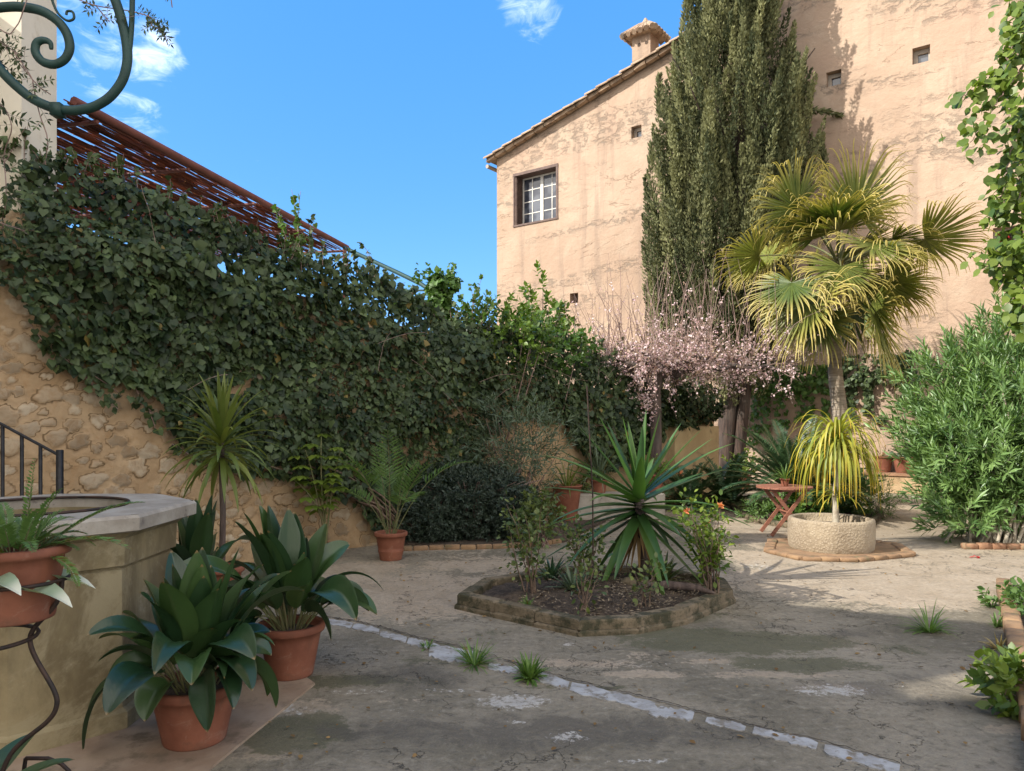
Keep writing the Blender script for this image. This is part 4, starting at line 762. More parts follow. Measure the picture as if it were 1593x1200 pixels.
# ------------------------------------------------------------------ octagonal flower bed
BED = [(-.46, 5.89), (.46, 5.13), (.9, 5.20), (1.29, 5.44), (1.84, 6.08), (1.9, 6.5), (1.43, 7.08), (.43, 7.1), (-.28, 6.55)]
def make_bed():
    B = np.array(BED); cen = B.mean(0); o = thing('flower_bed', (cen[0], cen[1], 0), 'polygonal flower bed with mossy stone kerb', 'flower bed')
    def inset(w_):
        n = len(B); r = []
        for i in range(n):
            a, b_, c_ = B[i-1], B[i], B[(i+1) % n]; e1 = nz(b_-a); e2 = nz(c_-b_); n1 = np.array([-e1[1], e1[0]]); n2 = np.array([-e2[1], e2[0]]); m = nz(n1+n2); r.append(b_+m*w_/max(.5, m@n1))
        return np.array(r)
    kb = MB()
    for (w0, w1, z0, z1) in ((0, .15, -.02, .04), (.02, .125, .04, .115)):
        A, I = inset(w0), inset(w1); n = len(A)
        for i in range(n):
            j = (i+1) % n; L_ = np.linalg.norm(A[j]-A[i]); m = max(1, round(L_/.42))
            for k in range(m):
                t0, t1 = k/m+(.004 if k else 0), (k+1)/m-(.004 if k < m-1 else 0); q = [A[i]+(A[j]-A[i])*t0, A[i]+(A[j]-A[i])*t1, I[i]+(I[j]-I[i])*t1, I[i]+(I[j]-I[i])*t0]; zz = z1+rng.uniform(-.006, .006); c_ = np.mean(q, 0); b_ = .012
                q2 = [p+(c_-p)*b_/np.linalg.norm(c_-p)*1.6 for p in q]
                V = [(*p, z0) for p in q]+[(*p, zz-b_) for p in q]+[(*p, zz) for p in q2]; f = [[a, (a+1) % 4, (a+1) % 4+4, a+4] for a in range(4)]+[[a+4, (a+1) % 4+4, (a+1) % 4+8, a+8] for a in range(4)]+[[8, 9, 10, 11]]; kb.add(V, f)
    kb.build('kerb', M['kerb'], o, smooth=False)
    I = inset(.13); rings = []; nr = 26; m = len(I)*8; out_ = np.concatenate([I[i]+(I[(i+1) % len(I)]-I[i])*(np.arange(8)/8)[:, None] for i in range(len(I))]); V = []; nn = Sn(71, n=18, f=2.5)
    for r in range(nr+1):
        s = 1-r/nr; p = cen+(out_-cen)*s; z = .045+.10*(1-s**3)+nn(p*3)*.014+rng.normal(size=m)*.006; V.append(np.column_stack([p, z]))
    V = np.concatenate(V); i = np.arange(nr)[:, None]*m; j = np.arange(m)[None]; j2 = (j+1) % m; sb = MB(); sb.add(V, np.stack([i+j, i+j2, i+m+j2, i+m+j], -1).reshape(-1, 4)); sb.build('soil', M['soil'], o)
    n = 2600; q = cen+(out_[rng.integers(0, m, n)]-cen)*np.sqrt(rng.uniform(0, .98, n))[:, None]; rr = np.linalg.norm(q-cen, axis=1); z = .045+.10*(1-np.clip(rr/1.0, 0, 1)**3)+.012; c = MB()
    c.scatter(np.column_stack([q, z]), rng.normal(size=(n, 3))*[1, 1, .25], rng.normal(size=(n, 3))*.4+[0, 0, 1], rng.uniform(.012, .045, n), SPRAY, rng.uniform(0, .97, n)); lt = c.build('leaf_litter', M['chip'], o); lt['kind'] = 'stuff'
    return cen
cen = make_bed()
def bedz(x, y): return .135 if np.hypot(x-cen[0], y-cen[1]) < .6 else .09
c = np.array([1.16, 6.6, .12]); o = thing('yucca', c, 'large yucca with blue-green sword leaves in the middle of the flower bed', 'yucca'); mb = MB(); mb.tube([c-[0, 0, .1], c+[.03, 0, .2], c+[.0, 0, .45], c+[-.03, 0, .68]], [.06, .05, .045, .05], 10); mb.build('trunk', M['darkbark'], o)
mb = MB(); top = c+[-.03, 0, .62]
YL = [(-.18, 0, .98, .74), (.1, .1, 1, .8), (-.42, -.1, .9, .82), (-.62, .1, .8, .85), (-.33, .3, .95, .76), (.02, -.2, 1, .66), (.22, -.1, 1, .78), (.62, -.1, .75, .82), (.75, .1, .62, .86), (.5, .2, .85, .8), (-.1, .2, 1, .7), (-.85, -.1, .55, .86), (.4, -.3, .8, .7)]
for x, y, z, l in YL: strap_leaf(mb, top+[x*.04, y*.04, .1], (x, y, z), l*.97, .052, .15, 12, 'sword', .45)
for k in range(36):
    a = k*2.399+rng.normal()*.25; t = k/36; inc = 1.0+1.35*t; dd = np.array([math.cos(a)*math.sin(inc), math.sin(a)*math.sin(inc), math.cos(inc)]); strap_leaf(mb, top+[0, 0, .06-.18*t], dd, rng.uniform(.85, 1.15)*(1-.1*t), rng.uniform(.045, .066), .15+.6*rng.uniform(), 12, 'sword', .4)
mb.build('foliage', M['yucca'], o)
mb = MB()
for k in range(16): a = k*2.4; strap_leaf(mb, top+[0, 0, -.1-.01*k], np.array([math.cos(a)*.55, math.sin(a)*.55, -.8]), rng.uniform(.35, .55), .02, .4, 9, 'sword', .6)
mb.build('dead_leaf', M['dead'], o)
c = np.array([1.66, 6.35, .09]); o = thing('small_yucca', c, 'young yucca with few upright blades at the right side of the bed', 'yucca'); mb = MB()
for k in range(14): a = k*2.399; i_ = .12+.6*k/14; strap_leaf(mb, c+[0, 0, .12], (math.cos(a)*math.sin(i_), math.sin(a)*math.sin(i_), math.cos(i_)), rng.uniform(.38, .55), .026, .3, 10, 'sword', .4)
mb.build('foliage', M['yucca'], o); mb = MB(); mb.tube([c-[0, 0, .06], c+[0, 0, .16]], .03, 8); mb.build('trunk', M['darkbark'], o)
def rose(label, c, h, spr, n, seed, blooms=0, bm='orange', mat='rose', dens=6, leaf=.05):
    o = thing('rose_bush', c, label, 'rose bush', 'rose bushes in the flower bed'); sm = MB(); mb = MB(); fl = MB(); r = np.random.default_rng(seed)
    for k in range(n):
        a = r.uniform(0, 6.28); e = np.array([math.cos(a)*spr*r.uniform(.3, 1), math.sin(a)*spr*r.uniform(.3, 1), h*r.uniform(.6, 1)]); mid = np.array([e[0]*.25+r.normal()*.05, e[1]*.25, h*.45]); t = np.linspace(0, 1, 10)[:, None]; pts = c+np.array([r.normal()*.03, r.normal()*.03, -.02])+2*t*(1-t)*mid+t*t*e+r.normal(size=(10, 3))*.006
        sm.tube(pts, np.linspace(.0075, .002, 10), 5, cap=False)
        for q in pts[3:]:
            m = dens; dd = nz(r.normal(size=(m, 3))+[0, 0, .4]); pp = q+dd*.075*r.uniform(.5, 1.6, (m, 1)); 
            mb.scatter(pp, dd, r.normal(size=(m, 3))*.5+[0, 0, 1], leaf*r.uniform(.7, 1.2, m), OVAL, r.uniform(0, .97, m))
        if k < blooms: q = pts[-1]; m = 16; fl = MB(); fl.scatter(np.tile(q+[0, 0, .02], (m, 1)), rdir(m)+[0, 0, .5], rdir(m), .04, OVAL, r.uniform(0, .9, m)); fl.build('bloom', M[bm], o)
    sm.build('stem', M['bark'], o); mb.build('foliage', M[mat], o)
rose('leafy rose bush at the left end of the bed, green top over bare stems', np.array([.15, 5.95, .09]), .78, .22, 8, 1)
rose('rose bush with pale orange blooms at the right end of the bed', np.array([1.62, 5.98, .09]), .86, .3, 15, 2, 3, 'orange', 'vine')
rose('low pruned rose with bare forked stems at the front of the bed', np.array([.55, 5.5, .09]), .42, .22, 6, 3, dens=2)
rose('thin low rose near the front right kerb', np.array([1.02, 5.62, .09]), .45, .13, 4, 4, dens=3)
rose('bushy low rose between the left rose and the yucca', np.array([.62, 6.3, .12]), .6, .28, 9, 5, dens=5)
mb = MB(); c = np.array([.66, 6.0, .08]); mb.tube([c, [.655, 6.0, .9], P(913, 600, 6.0)], .0065, 6); tag(mb.build('metal_stake', M['iron']), 'thin rusty upright stake in the flower bed', 'stake')
o = thing('driftwood', (1.35, 5.9, .12), 'weathered log lying on the soil beside the yucca', 'log'); mb = MB(); mb.tube([(1.05, 6.1, .14), (1.25, 6.0, .17), (1.5, 5.98, .15), (1.62, 5.92, .12)], [.02, .036, .032, .012], 9); mb.build('log', M['darkbark'], o)
for i, (x, y, r_, lab) in enumerate([(.98, 6.15, .07, 'brown stone beside the yucca trunk'), (1.12, 6.28, .05, 'small brown stone touching the log'), (.85, 6.3, .055, 'mossy stone left of the yucca trunk')]):
    mb = MB(); nn = Sn(80+i, 3, f=1.0); th = np.linspace(0, PI, 9); ph = np.arange(14)*2*PI/14; V = np.array([[math.sin(a)*math.cos(b_), math.sin(a)*math.sin(b_), math.cos(a)*.7] for a in th for b_ in ph]); V = V*(1+.2*nn(V))[:, None]*r_+[x, y, .13+r_*.3]; ii = np.arange(8)[:, None]*14; jj = np.arange(14)[None]; j2 = (jj+1) % 14
    mb.add(V, np.stack([ii+jj, ii+14+jj, ii+14+j2, ii+j2], -1).reshape(-1, 4)); tag(mb.build('rock', M['kerb']), lab, 'rock')
def tuft(name, label, c, n, L_, w_, mat='grass', kind='strap', cat='weed', inc=(.2, 1.4), group=None):
    o = thing(name, c, label, cat, group); mb = MB()
    for k in range(n):
        a = rng.uniform(0, 6.28); i_ = rng.uniform(*inc); r0 = rng.uniform(0, .03); strap_leaf(mb, np.array(c)+[math.cos(a)*r0, math.sin(a)*r0, 0], (math.cos(a)*math.sin(i_), math.sin(a)*math.sin(i_), math.cos(i_)), L_*rng.uniform(.5, 1.1), w_*rng.uniform(.7, 1.2), rng.uniform(.5, 1.8), 6, kind, .3)
    mb.build('foliage', M[mat], o); return o
tuft('weed_tuft', 'spreading grass tuft over the wide pale stone', G(738, 1035), 90, .2, .004, inc=(.4, 1.5))
tuft('weed_tuft', 'bright leafy weed beside the pale strip', G(824, 1056), 110, .15, .008, kind='lance', inc=(.2, 1.4))
tuft('weed_tuft', 'grass tuft growing from the shaded concrete at right', G(1445, 984), 80, .24, .005, inc=(.3, 1.45))
tuft('weed_tuft', 'tiny weed in the strip joint behind the wide stone', G(665, 1008), 24, .07, .006, kind='lance')
tuft('weed_tuft', 'feathery seedling at the front kerb of the bed', np.array([.12, 5.62, .09]), 40, .1, .003, inc=(.1, 1.2))
tuft('weed_tuft', 'grey-green leafy weed behind the low front rose', np.array([.5, 6.0, .11]), 80, .26, .011, 'grey', 'lance')
tuft('weed_tuft', 'dark leafy perennial before the small yucca', np.array([1.3, 6.35, .12]), 60, .3, .013, 'rose', 'lance')
tuft('weed_tuft', 'low green weed at the left inner kerb of the bed', np.array([.35, 6.5, .1]), 60, .25, .012, 'cyc', 'lance')

# ------------------------------------------------------------------ stone ring planter with ponytail palm on a brick apron
c0 = np.array([3.71, 8.6, 0]); mb = MB(); ap = [G(1190, 860), G(1245, 873), G(1335, 875), G(1424, 866), G(1400, 850), (4.3, 9.25, 0), (3.2, 9.2, 0)]
ap = [np.array(q)[:2] for q in ap]; o = thing('brick_apron', c0, 'worn brick apron under the stone ring planter', 'paving'); mb.prism([(p-c0[:2])*.97+c0[:2] for p in ap], -.02, .028); mb.build('tile_bed', M['tan'], o, smooth=False); mb = MB()
for a_, b_ in zip(ap, ap[1:]+ap[:1]):
    L_ = np.linalg.norm(b_-a_); m = max(1, round(L_/.2))
    for k in range(m): q = a_+(b_-a_)*(k+.5)/m; q = q+(c0[:2]-q)*.06; mb.box((q[0], q[1], .02), (L_/m-.01, .12, .05+rng.uniform(-.004, .006)), math.atan2(*(b_-a_)[::-1])+rng.normal()*.03, bev=.01)
mb.build('edge_brick', M['tan'], o)
o = thing('ring_planter_palm', c0+[0, 0, .03], 'yellowing ponytail palm growing in a rough stone ring planter', 'planter'); mb = MB(); nn = Sn(91, 1, n=10, f=1.0)
def owob(a): return (np.cos(PI/8)/np.cos(((a+.3) % (PI/4))-PI/8))*.35+.65+.006*nn(a[:, None]*2)
R = .475; mb.lathe([(R*.97, 0), (R*.985, .02), (R, .08), (R*1.005, .2), (R, .29), (R*.995, .325), (R*.975, .345), (R*.93, .35), (R*.87, .345), (R*.85, .33), (R*.84, .24), (.002, .24)], c0+[0, 0, .028], 96, wob=owob); mb.build('planter', M['trough'], o)
mb = MB(); mb.lathe([(R*.845, .25), (.3, .262), (.002, .275)], c0+[0, 0, .03], 30); mb.build('soil', M['soil'], o)
tb = c0+[.06, 0, .26]; tp = P(1303, 695, 8.62); mb = MB(); mb.tube([tb, tb*.6+tp*.4+[-.02, 0, 0], tb*.25+tp*.75+[.01, 0, 0], tp], [.042, .03, .028, .03], 10); mb.build('trunk', M['palebark'], o); mb = MB()
for k in range(190):
    a = k*2.399; t = k/190; inc = .2+1.3*t; dd = np.array([math.cos(a)*math.sin(inc), math.sin(a)*math.sin(inc), math.cos(inc)]); strap_leaf(mb, tp+[0, 0, .03-.1*t], dd, rng.uniform(.65, .98), rng.uniform(.010, .016), 5.5+rng.uniform(-1.8, 1.8), 18, 'strap', .35)
p2 = tb*.62+tp*.38
for k in range(34):
    a = k*2.399; inc = .5+1.0*k/34; strap_leaf(mb, p2, (math.cos(a)*math.sin(inc), math.sin(a)*math.sin(inc), math.cos(inc)), rng.uniform(.32, .48), .009, 2.4, 12, 'strap', .35)
mb.build('foliage', M['pony'], o)

# ------------------------------------------------------------------ round folding table and its little pot
c = np.array([(1220-CX)/F*9.75, 9.75, 0]); o = thing('round_table', c, 'round red-brown wooden table with crossed legs', 'table'); zt = .64; R = .355
mb = MB(); n = 8; wS = 2*R/n
for k in range(n):
    x0, x1 = -R+k*wS+.003, -R+(k+1)*wS-.003; xs = np.linspace(x0, x1, 5); yt = np.sqrt(np.maximum(0, R*R-xs**2)); poly = [(c[0]+x, c[1]-y) for x, y in zip(xs, yt)]+[(c[0]+x, c[1]+y) for x, y in zip(xs[::-1], yt[::-1])]
    mb.prism(poly, zt-.022, zt)
mb.build('table_top', M['wood'], o, smooth=False); mb = MB()
for s in (-.12, .12): mb.box((c[0]+s, c[1], zt-.037), (.03, .55, .03)); mb.box((c[0], c[1]+s*1.6, zt-.045), (.5, .03, .022))
mb.build('batten', M['wood'], o, smooth=False)
def leg(a, b_, w_=.045, th=.022):
    a, b_ = np.array(a), np.array(b_); m = MB(); d = nz(b_-a); x = np.array([0, 1., 0]); y = nz(np.cross(d, x)); x = np.cross(y, d); V = [q+y*s*w_/2+x*t*th/2 for q in (a, b_) for s, t in ((-1, -1), (1, -1), (1, 1), (-1, 1))]
    V = np.array(V); V[:, 2] = np.maximum(V[:, 2], 0); m.add(V, [[0, 1, 5, 4], [1, 2, 6, 5], [2, 3, 7, 6], [3, 0, 4, 7], [4, 5, 6, 7], [3, 2, 1, 0]]); m.build('leg', M['wood'], o, smooth=False)
for s, dy in ((1, -.2), (-1, -.16), (1, .2), (-1, .16)): leg(c+[-.24*s, dy, .012], c+[.2*s, dy, zt-.05])
mb = MB(); mb.tube([c+[0, -.22, .31], c+[0, .22, .31]], .012, 8); mb.build('stretcher', M['wood'], o)
simple_potted('potted_spider_plant', 'little spider plant in a small pot on the round table', c+[.0, -.02, zt], .055, .042, .1, 'strap', 'grass', 34, .26, .006, drp=(1, 2.4), rim=.018)

# ------------------------------------------------------------------ plants around the table
simple = simple_potted
fern_clump('sago_palm', 'sago palm with stiff dark arching fronds behind the round table', np.array([(1238-CX)/F*11.3, 11.3, .35]), 56, 1.3, 'cyc', wx=.8, cat='cycad', inc=(.25, 1.35), drp=1.0, ll=.14, nl=60, r=.008)
small_tree('low_shrub', 'low dark shrub at the left of the table legs', 'shrub', np.array([(1192-CX)/F*10.9, 10.9, .14]), (.3, .25, .18), 130, .08, 'fern', 7, .12, seed=41, tr=.004, lo=.1, zmin=.02, tmpl=LANCE, wx=1.6)
small_tree('low_shrub', 'leafy green shrub behind the table legs', 'shrub', np.array([(1246-CX)/F*10.7, 10.7, .2]), (.3, .25, .24), 130, .1, 'ivy2', 7, .12, seed=42, tr=.004, lo=.1, zmin=.02)
small_tree('feathery_shrub', 'bright feathery green mound right behind the stone ring planter', 'shrub', np.array([(1362-CX)/F*11.4, 11.4, .25]), (.3, .28, .3), 210, .07, 'fern', 10, .14, seed=43, tr=.004, lo=.2, zmin=.02, tmpl=LANCE, wx=1.0)
small_tree('low_shrub', 'small bushy plant between planter palm and house bench', 'shrub', np.array([(1300-CX)/F*11.9, 11.9, .35]), (.55, .3, .4), 230, .1, 'ole', 8, .14, seed=44, tr=.005, lo=.2, zmin=.02)
o = thing('stone_edging', G(1180, 812), 'low mossy stone edging round the palm bed', 'edging'); mb = MB(); pe = [G(px, py) for px, py in [(1140, 793), (1160, 806), (1185, 815), (1230, 822), (1300, 824), (1345, 822), (1370, 806), (1366, 790)]]
for a_, b_ in zip(pe[:-1], pe[1:]): dv = b_-a_; c_ = (a_+b_)/2; mb.box((c_[0], c_[1], .03), (np.linalg.norm(dv)*.97, .09, .09), math.atan2(dv[1], dv[0]), bev=.015)
mb.build('stone_row', M['kerb'], o)
q = [G(1160, 800), G(1185, 812), G(1230, 819), G(1300, 821), G(1345, 819), G(1362, 803), (6.2, 13.6, 0), (4.6, 13.8, 0)]; mb = MB(); mb.prism([p[:2] for p in q], -.02, .04); tag(mb.build('soil', M['soil'], smooth=False), kind='structure')
def upot(px, label, rt, h, kind, mat, L_, n, gr='terracotta pots on the house bench'):
    u = HU(px); c = H3(u, .3, .41); simple_potted('potted_plant', label, c, rt, rt*.68, h, kind, mat, n, L_, .008, gr)
upot(1378, 'nearly bare terracotta pot on the bench behind the ring planter', .2, .34, 'bush', 'dead', .25, 4)
upot(1408, 'terracotta pot with dry twigs in the middle of the house bench', .19, .33, 'bush', 'grey', .4, 14)
upot(1424, 'smaller terracotta pot touching the oleander on the house bench', .15, .25, 'bush', 'straw', .2, 6)
c = np.array([(1155-CX)/F*15.2, 15.2, 0]); simple_potted('potted_plant', 'yellow-leaved plant in a pale pot beside the cypress trunk', c+[.2, .6, 0], .16, .11, .35, 'bush', 'vine', 18, .6)

# ------------------------------------------------------------------ cypress
def make_cypress():
    c = np.array([4.93, 16.5, 0]); o = thing('cypress_tree', c, 'massive old cypress with dense upright foliage before the house', 'tree'); tm = MB()
    def trunk(p, r, n=20): 
        pts = np.array(p, float); m = len(pts); V = []
        for i in range(m):
            a = np.arange(n)*2*PI/n; rr = r[i]*(1+.10*np.sin(3*a+.5+i*.1)+.07*np.sin(5*a+1)+.04*np.sin(9*a+2)); V.append(np.stack([pts[i, 0]+rr*np.cos(a), pts[i, 1]+rr*np.sin(a), np.full(n, pts[i, 2])], 1))
        V = np.concatenate(V); i = np.arange(m-1)[:, None]*n; j = np.arange(n)[None]; j2 = (j+1) % n; tm.add(V, np.stack([i+j, i+j2, i+n+j2, i+n+j], -1).reshape(-1, 4))
    trunk([c+[-.26, 0, 0], c+[-.22, 0, .3], c+[-.1, 0, 1.5], c+[.05, 0, 3], c+[.15, 0, 6], c+[.1, 0, 11]], [.29, .23, .2, .2, .16, .05])
    trunk([c+[.02, -.1, 0], c+[.04, -.1, .4], c+[.16, -.1, 1.6], c+[.34, -.05, 3.2], c+[.5, 0, 6]], [.19, .15, .14, .13, .06])
    for k in range(26):                                        # limbs reaching into the crown
        z = rng.uniform(2.4, 9); a = rng.uniform(0, 6.28); L_ = rng.uniform(.9, 1.7); p0 = c+[.08, 0, z]; tm.tube(np.array([p0, p0+np.array([math.cos(a)*L_*.5, math.sin(a)*L_*.5, .5]), p0+np.array([math.cos(a)*L_, math.sin(a)*L_, 1.6])]), [.05, .035, .012], 6, cap=False)
    tm.build('trunk', M['cypbark'], o); mb = MB()
    sil = [(570, 1050, 1190), (500, 1015, 1205), (440, 1008, 1225), (330, 1012, 1240), (250, 1022, 1272), (190, 1030, 1262), (120, 1046, 1236), (60, 1076, 1206), (0, 1080, 1192), (-60, 1084, 1182), (-140, 1085, 1180), (-240, 1110, 1150)]
    Y0 = 16.5; zs = np.array([CH-(s[0]-HY)/F*Y0 for s in sil]); xl = np.array([(s[1]-CX)/F*Y0 for s in sil]); xr = np.array([(s[2]-CX)/F*Y0 for s in sil]); ordr = np.argsort(zs); zs, xl, xr = zs[ordr], xl[ordr], xr[ordr]
    for k in range(820):                                       # upright plumes
        z = rng.uniform(2.7, 12.4); l_, r_ = np.interp(z, zs, xl), np.interp(z, zs, xr); cx, hw = (l_+r_)/2, (r_-l_)/2; a = rng.uniform(0, 6.28); rr = rng.uniform(.25, 1)**.5*.9; H = rng.uniform(.8, 2.1); wd = rng.uniform(.09, .19)
        p0 = np.array([cx+math.cos(a)*hw*rr, Y0+math.sin(a)*1.15*rr*min(1, hw/1.5), z-H*.5]); lean = np.array([math.cos(a)*.17, math.sin(a)*.15, 1])+rng.normal(size=3)*.09
        m = int(230*H*wd/.14); t = rng.uniform(0, 1, m)**.85; an = rng.uniform(0, 6.28, m); rad = wd*1.5*(np.minimum(1, t*3+.25)*(1-t)**.75)*rng.uniform(.35, 1, m)
        R_ = np.stack([np.cos(an), np.sin(an), np.zeros(m)], 1); pos = p0+t[:, None]*H*nz(lean)+R_*rad[:, None]; T = nz(lean)*1.2+R_*.6+rng.normal(size=(m, 3))*.28; tb_ = rng.choice([.0, .25, .55, .85])
        mb.scatter(pos, T, R_+rng.normal(size=(m, 3))*.5, rng.uniform(.045, .1, m), SPRAY, np.clip(tb_+rng.normal(size=m)*.16, 0, .95), xs=np.full(m, 1.5))
    mb2 = MB()
    for pts, wd in (([(1235, 165, 16.4), (1262, 172, 16.45), (1285, 174, 16.5), (1308, 180, 16.5)], .09), ([(1240, 250, 15.9), (1262, 230, 16), (1275, 215, 16.05)], .12), ([(1030, 190, 15.5), (1024, 150, 15.5), (1026, 118, 15.5)], .1), ([(1020, 330, 15.5), (1012, 270, 15.4), (1014, 225, 15.4)], .1), ([(1280, 300, 15.9), (1283, 250, 15.9), (1277, 215, 15.9)], .11), ([(1068, 60, 15.5), (1066, 20, 15.5), (1070, -20, 15.5)], .11)):
        q = np.array([P(*p) for p in pts]); m = 420; t = rng.uniform(0, 1, m)*(len(q)-1); i = np.minimum(t.astype(int), len(q)-2); pp = q[i]+(q[i+1]-q[i])*(t-i)[:, None]; rd = rdir(m); tp_ = 1-.7*(t/(len(q)-1)); pp = pp+rd*(wd*tp_*rng.uniform(.2, 1, m))[:, None]; mb.scatter(pp, nz(q[i+1]-q[i])+rd*.6, rdir(m), rng.uniform(.07, .13, m), SPRAY, rng.uniform(0, .8, m))
    mb.build('crown', M['cyp'], o)
make_cypress()

# ------------------------------------------------------------------ fan palm
def make_palm():
    Yp = 13.0; o = thing('fan_palm', ((1318-CX)/F*Yp, Yp, 0), 'tall fan palm with yellow-green drooping fans over a curved trunk', 'palm tree'); cen_ = P(1305, 412, Yp)
    pts = np.array([P(1320, 788, Yp), P(1314, 700, Yp), P(1306, 640, Yp), P(1299, 580, Yp), P(1297, 520, Yp), P(1299, 470, Yp), P(1301, 430, Yp)]); t = np.linspace(0, 6, 90); pp = np.stack([np.interp(t, range(7), pts[:, i]) for i in range(3)], 1)
    k_ = np.ones(9)/9; pp = np.stack([np.convolve(np.pad(pp[:, i], 4, mode='edge'), k_, 'valid') for i in range(3)], 1); rad = np.interp(t, [0, 2, 4, 6], [.17, .13, .105, .1])*(1+.035*np.abs(np.sin(t*11))); mb = MB(); mb.tube(pp, rad, 18); mb.build('trunk', M['palmbark'], o)
    def fan(base, d, Lp, R, roll, ti, hang, tilt):
        pet = arch(base, d, Lp, .55, 9); hub = pet[-1]; a0 = nz(pet[-1]-pet[-2]); side = np.cross(a0, [0, 0, 1.]); side = nz(side) if np.linalg.norm(side) > .08 else nz(np.array([d[1], -d[0], 0])+1e-5)
        up = np.cross(side, a0); ax = nz(a0*math.cos(tilt)-up*math.sin(tilt)); up = np.cross(side, ax); side, up = side*math.cos(roll)+up*math.sin(roll), up*math.cos(roll)-side*math.sin(roll); fm = MB(); n = 60; span = math.radians(118)
        for k in range(n):
            th = -span+2*span*(k+.5)/n; d0 = nz(ax*math.cos(th)+side*math.sin(th)+up*.10*abs(math.sin(th))); L_ = R*(1-.18*(abs(th)/span)**2)*rng.uniform(.85, 1.1); m = 13; p = hub.copy(); dd = d0.copy(); q = [p.copy()]; st = L_/(m-1); brk = rng.uniform(.5, .7)
            for i in range(m-1):
                fr = i/(m-1); p = p+dd*st; q.append(p.copy()); g = hang*(max(0, fr-brk)*5.5)**1.1; dd = nz(dd+np.array([0, 0, -1.])*g*.55+rng.normal(size=3)*.025)
            q = np.array(q); r_ = np.linspace(0, 1, m); half = np.tan(span/n)*R*np.minimum(r_, .45)*1.1; wv = np.where(r_ < .45, half, half*np.clip((1-r_)/.55, 0, 1)**1.2)+.0035
            sd_ = nz(np.cross(d0, up)+1e-6); fm.strap(q, np.tile(sd_, (m, 1)), wv, .5*(1 if k % 2 else -1), np.clip(ti+rng.normal()*.14, 0, .95))
        f_ = fm.build('frond', M['fan'], o); pm = MB(); pm.tube(pet, np.linspace(.022, .012, 9), 6, cap=False); pm.build('petiole', M['stem'], f_)
    k = 0
    for e, cnt, lp, R_ in ((80, 2, .8, 1.0), (60, 3, 1.0, 1.05), (38, 5, 1.15, 1.0), (15, 5, 1.2, 1.0), (-10, 5, 1.15, .95), (-35, 4, 1.0, .95), (-56, 4, .95, 1.0)):
        for j in range(cnt):
            a = 2*PI*(j+.5*(k % 2)+rng.uniform(-.25, .25))/cnt+.4; el = math.radians(e+rng.normal()*6); k += 1
            fan(cen_+[0, 0, rng.uniform(-.15, .12)], np.array([math.cos(a)*math.cos(el), math.sin(a)*math.cos(el), math.sin(el)+.1]), 1.0*lp*rng.uniform(.75, 1.2), 1.04*R_*rng.uniform(.85, 1.1), rng.normal()*.5, rng.uniform(.0, .85), rng.uniform(.7, 1.2), rng.uniform(.1, .7))
    fan(cen_+[.05, -.05, -.2], np.array([.42, -.45, -.75]), .95, 1.35, .1, .6, .7, .2); fan(cen_+[0, 0, 0], np.array([.95, -.1, .45]), 1.5, 1.15, .5, .7, 1.0, .2); fan(cen_, np.array([.15, -.3, 1.0]), .9, 1.25, .2, .5, .8, -.1); fan(cen_, np.array([-.45, .1, 1.0]), 1.0, 1.2, .3, .4, .8, .1); fan(cen_+[-.05, -.05, -.2], np.array([-.6, -.35, -.35]), .95, 1.25, -.2, .75, .7, .3)
    # collar of fibre, leaf bases and dry skirt
    mb = MB()
    for k in range(60):
        a = k*2.4; z = -.55+.5*k/60; strap_leaf(mb, cen_+[.1*math.cos(a), .1*math.sin(a), z], (math.cos(a)*.7, math.sin(a)*.7, .7 if k % 3 else -.6), rng.uniform(.15, .4), .02, 1.2, 6, 'strap', .5)
    mb.build('leaf_base', M['straw'], o)
make_palm()

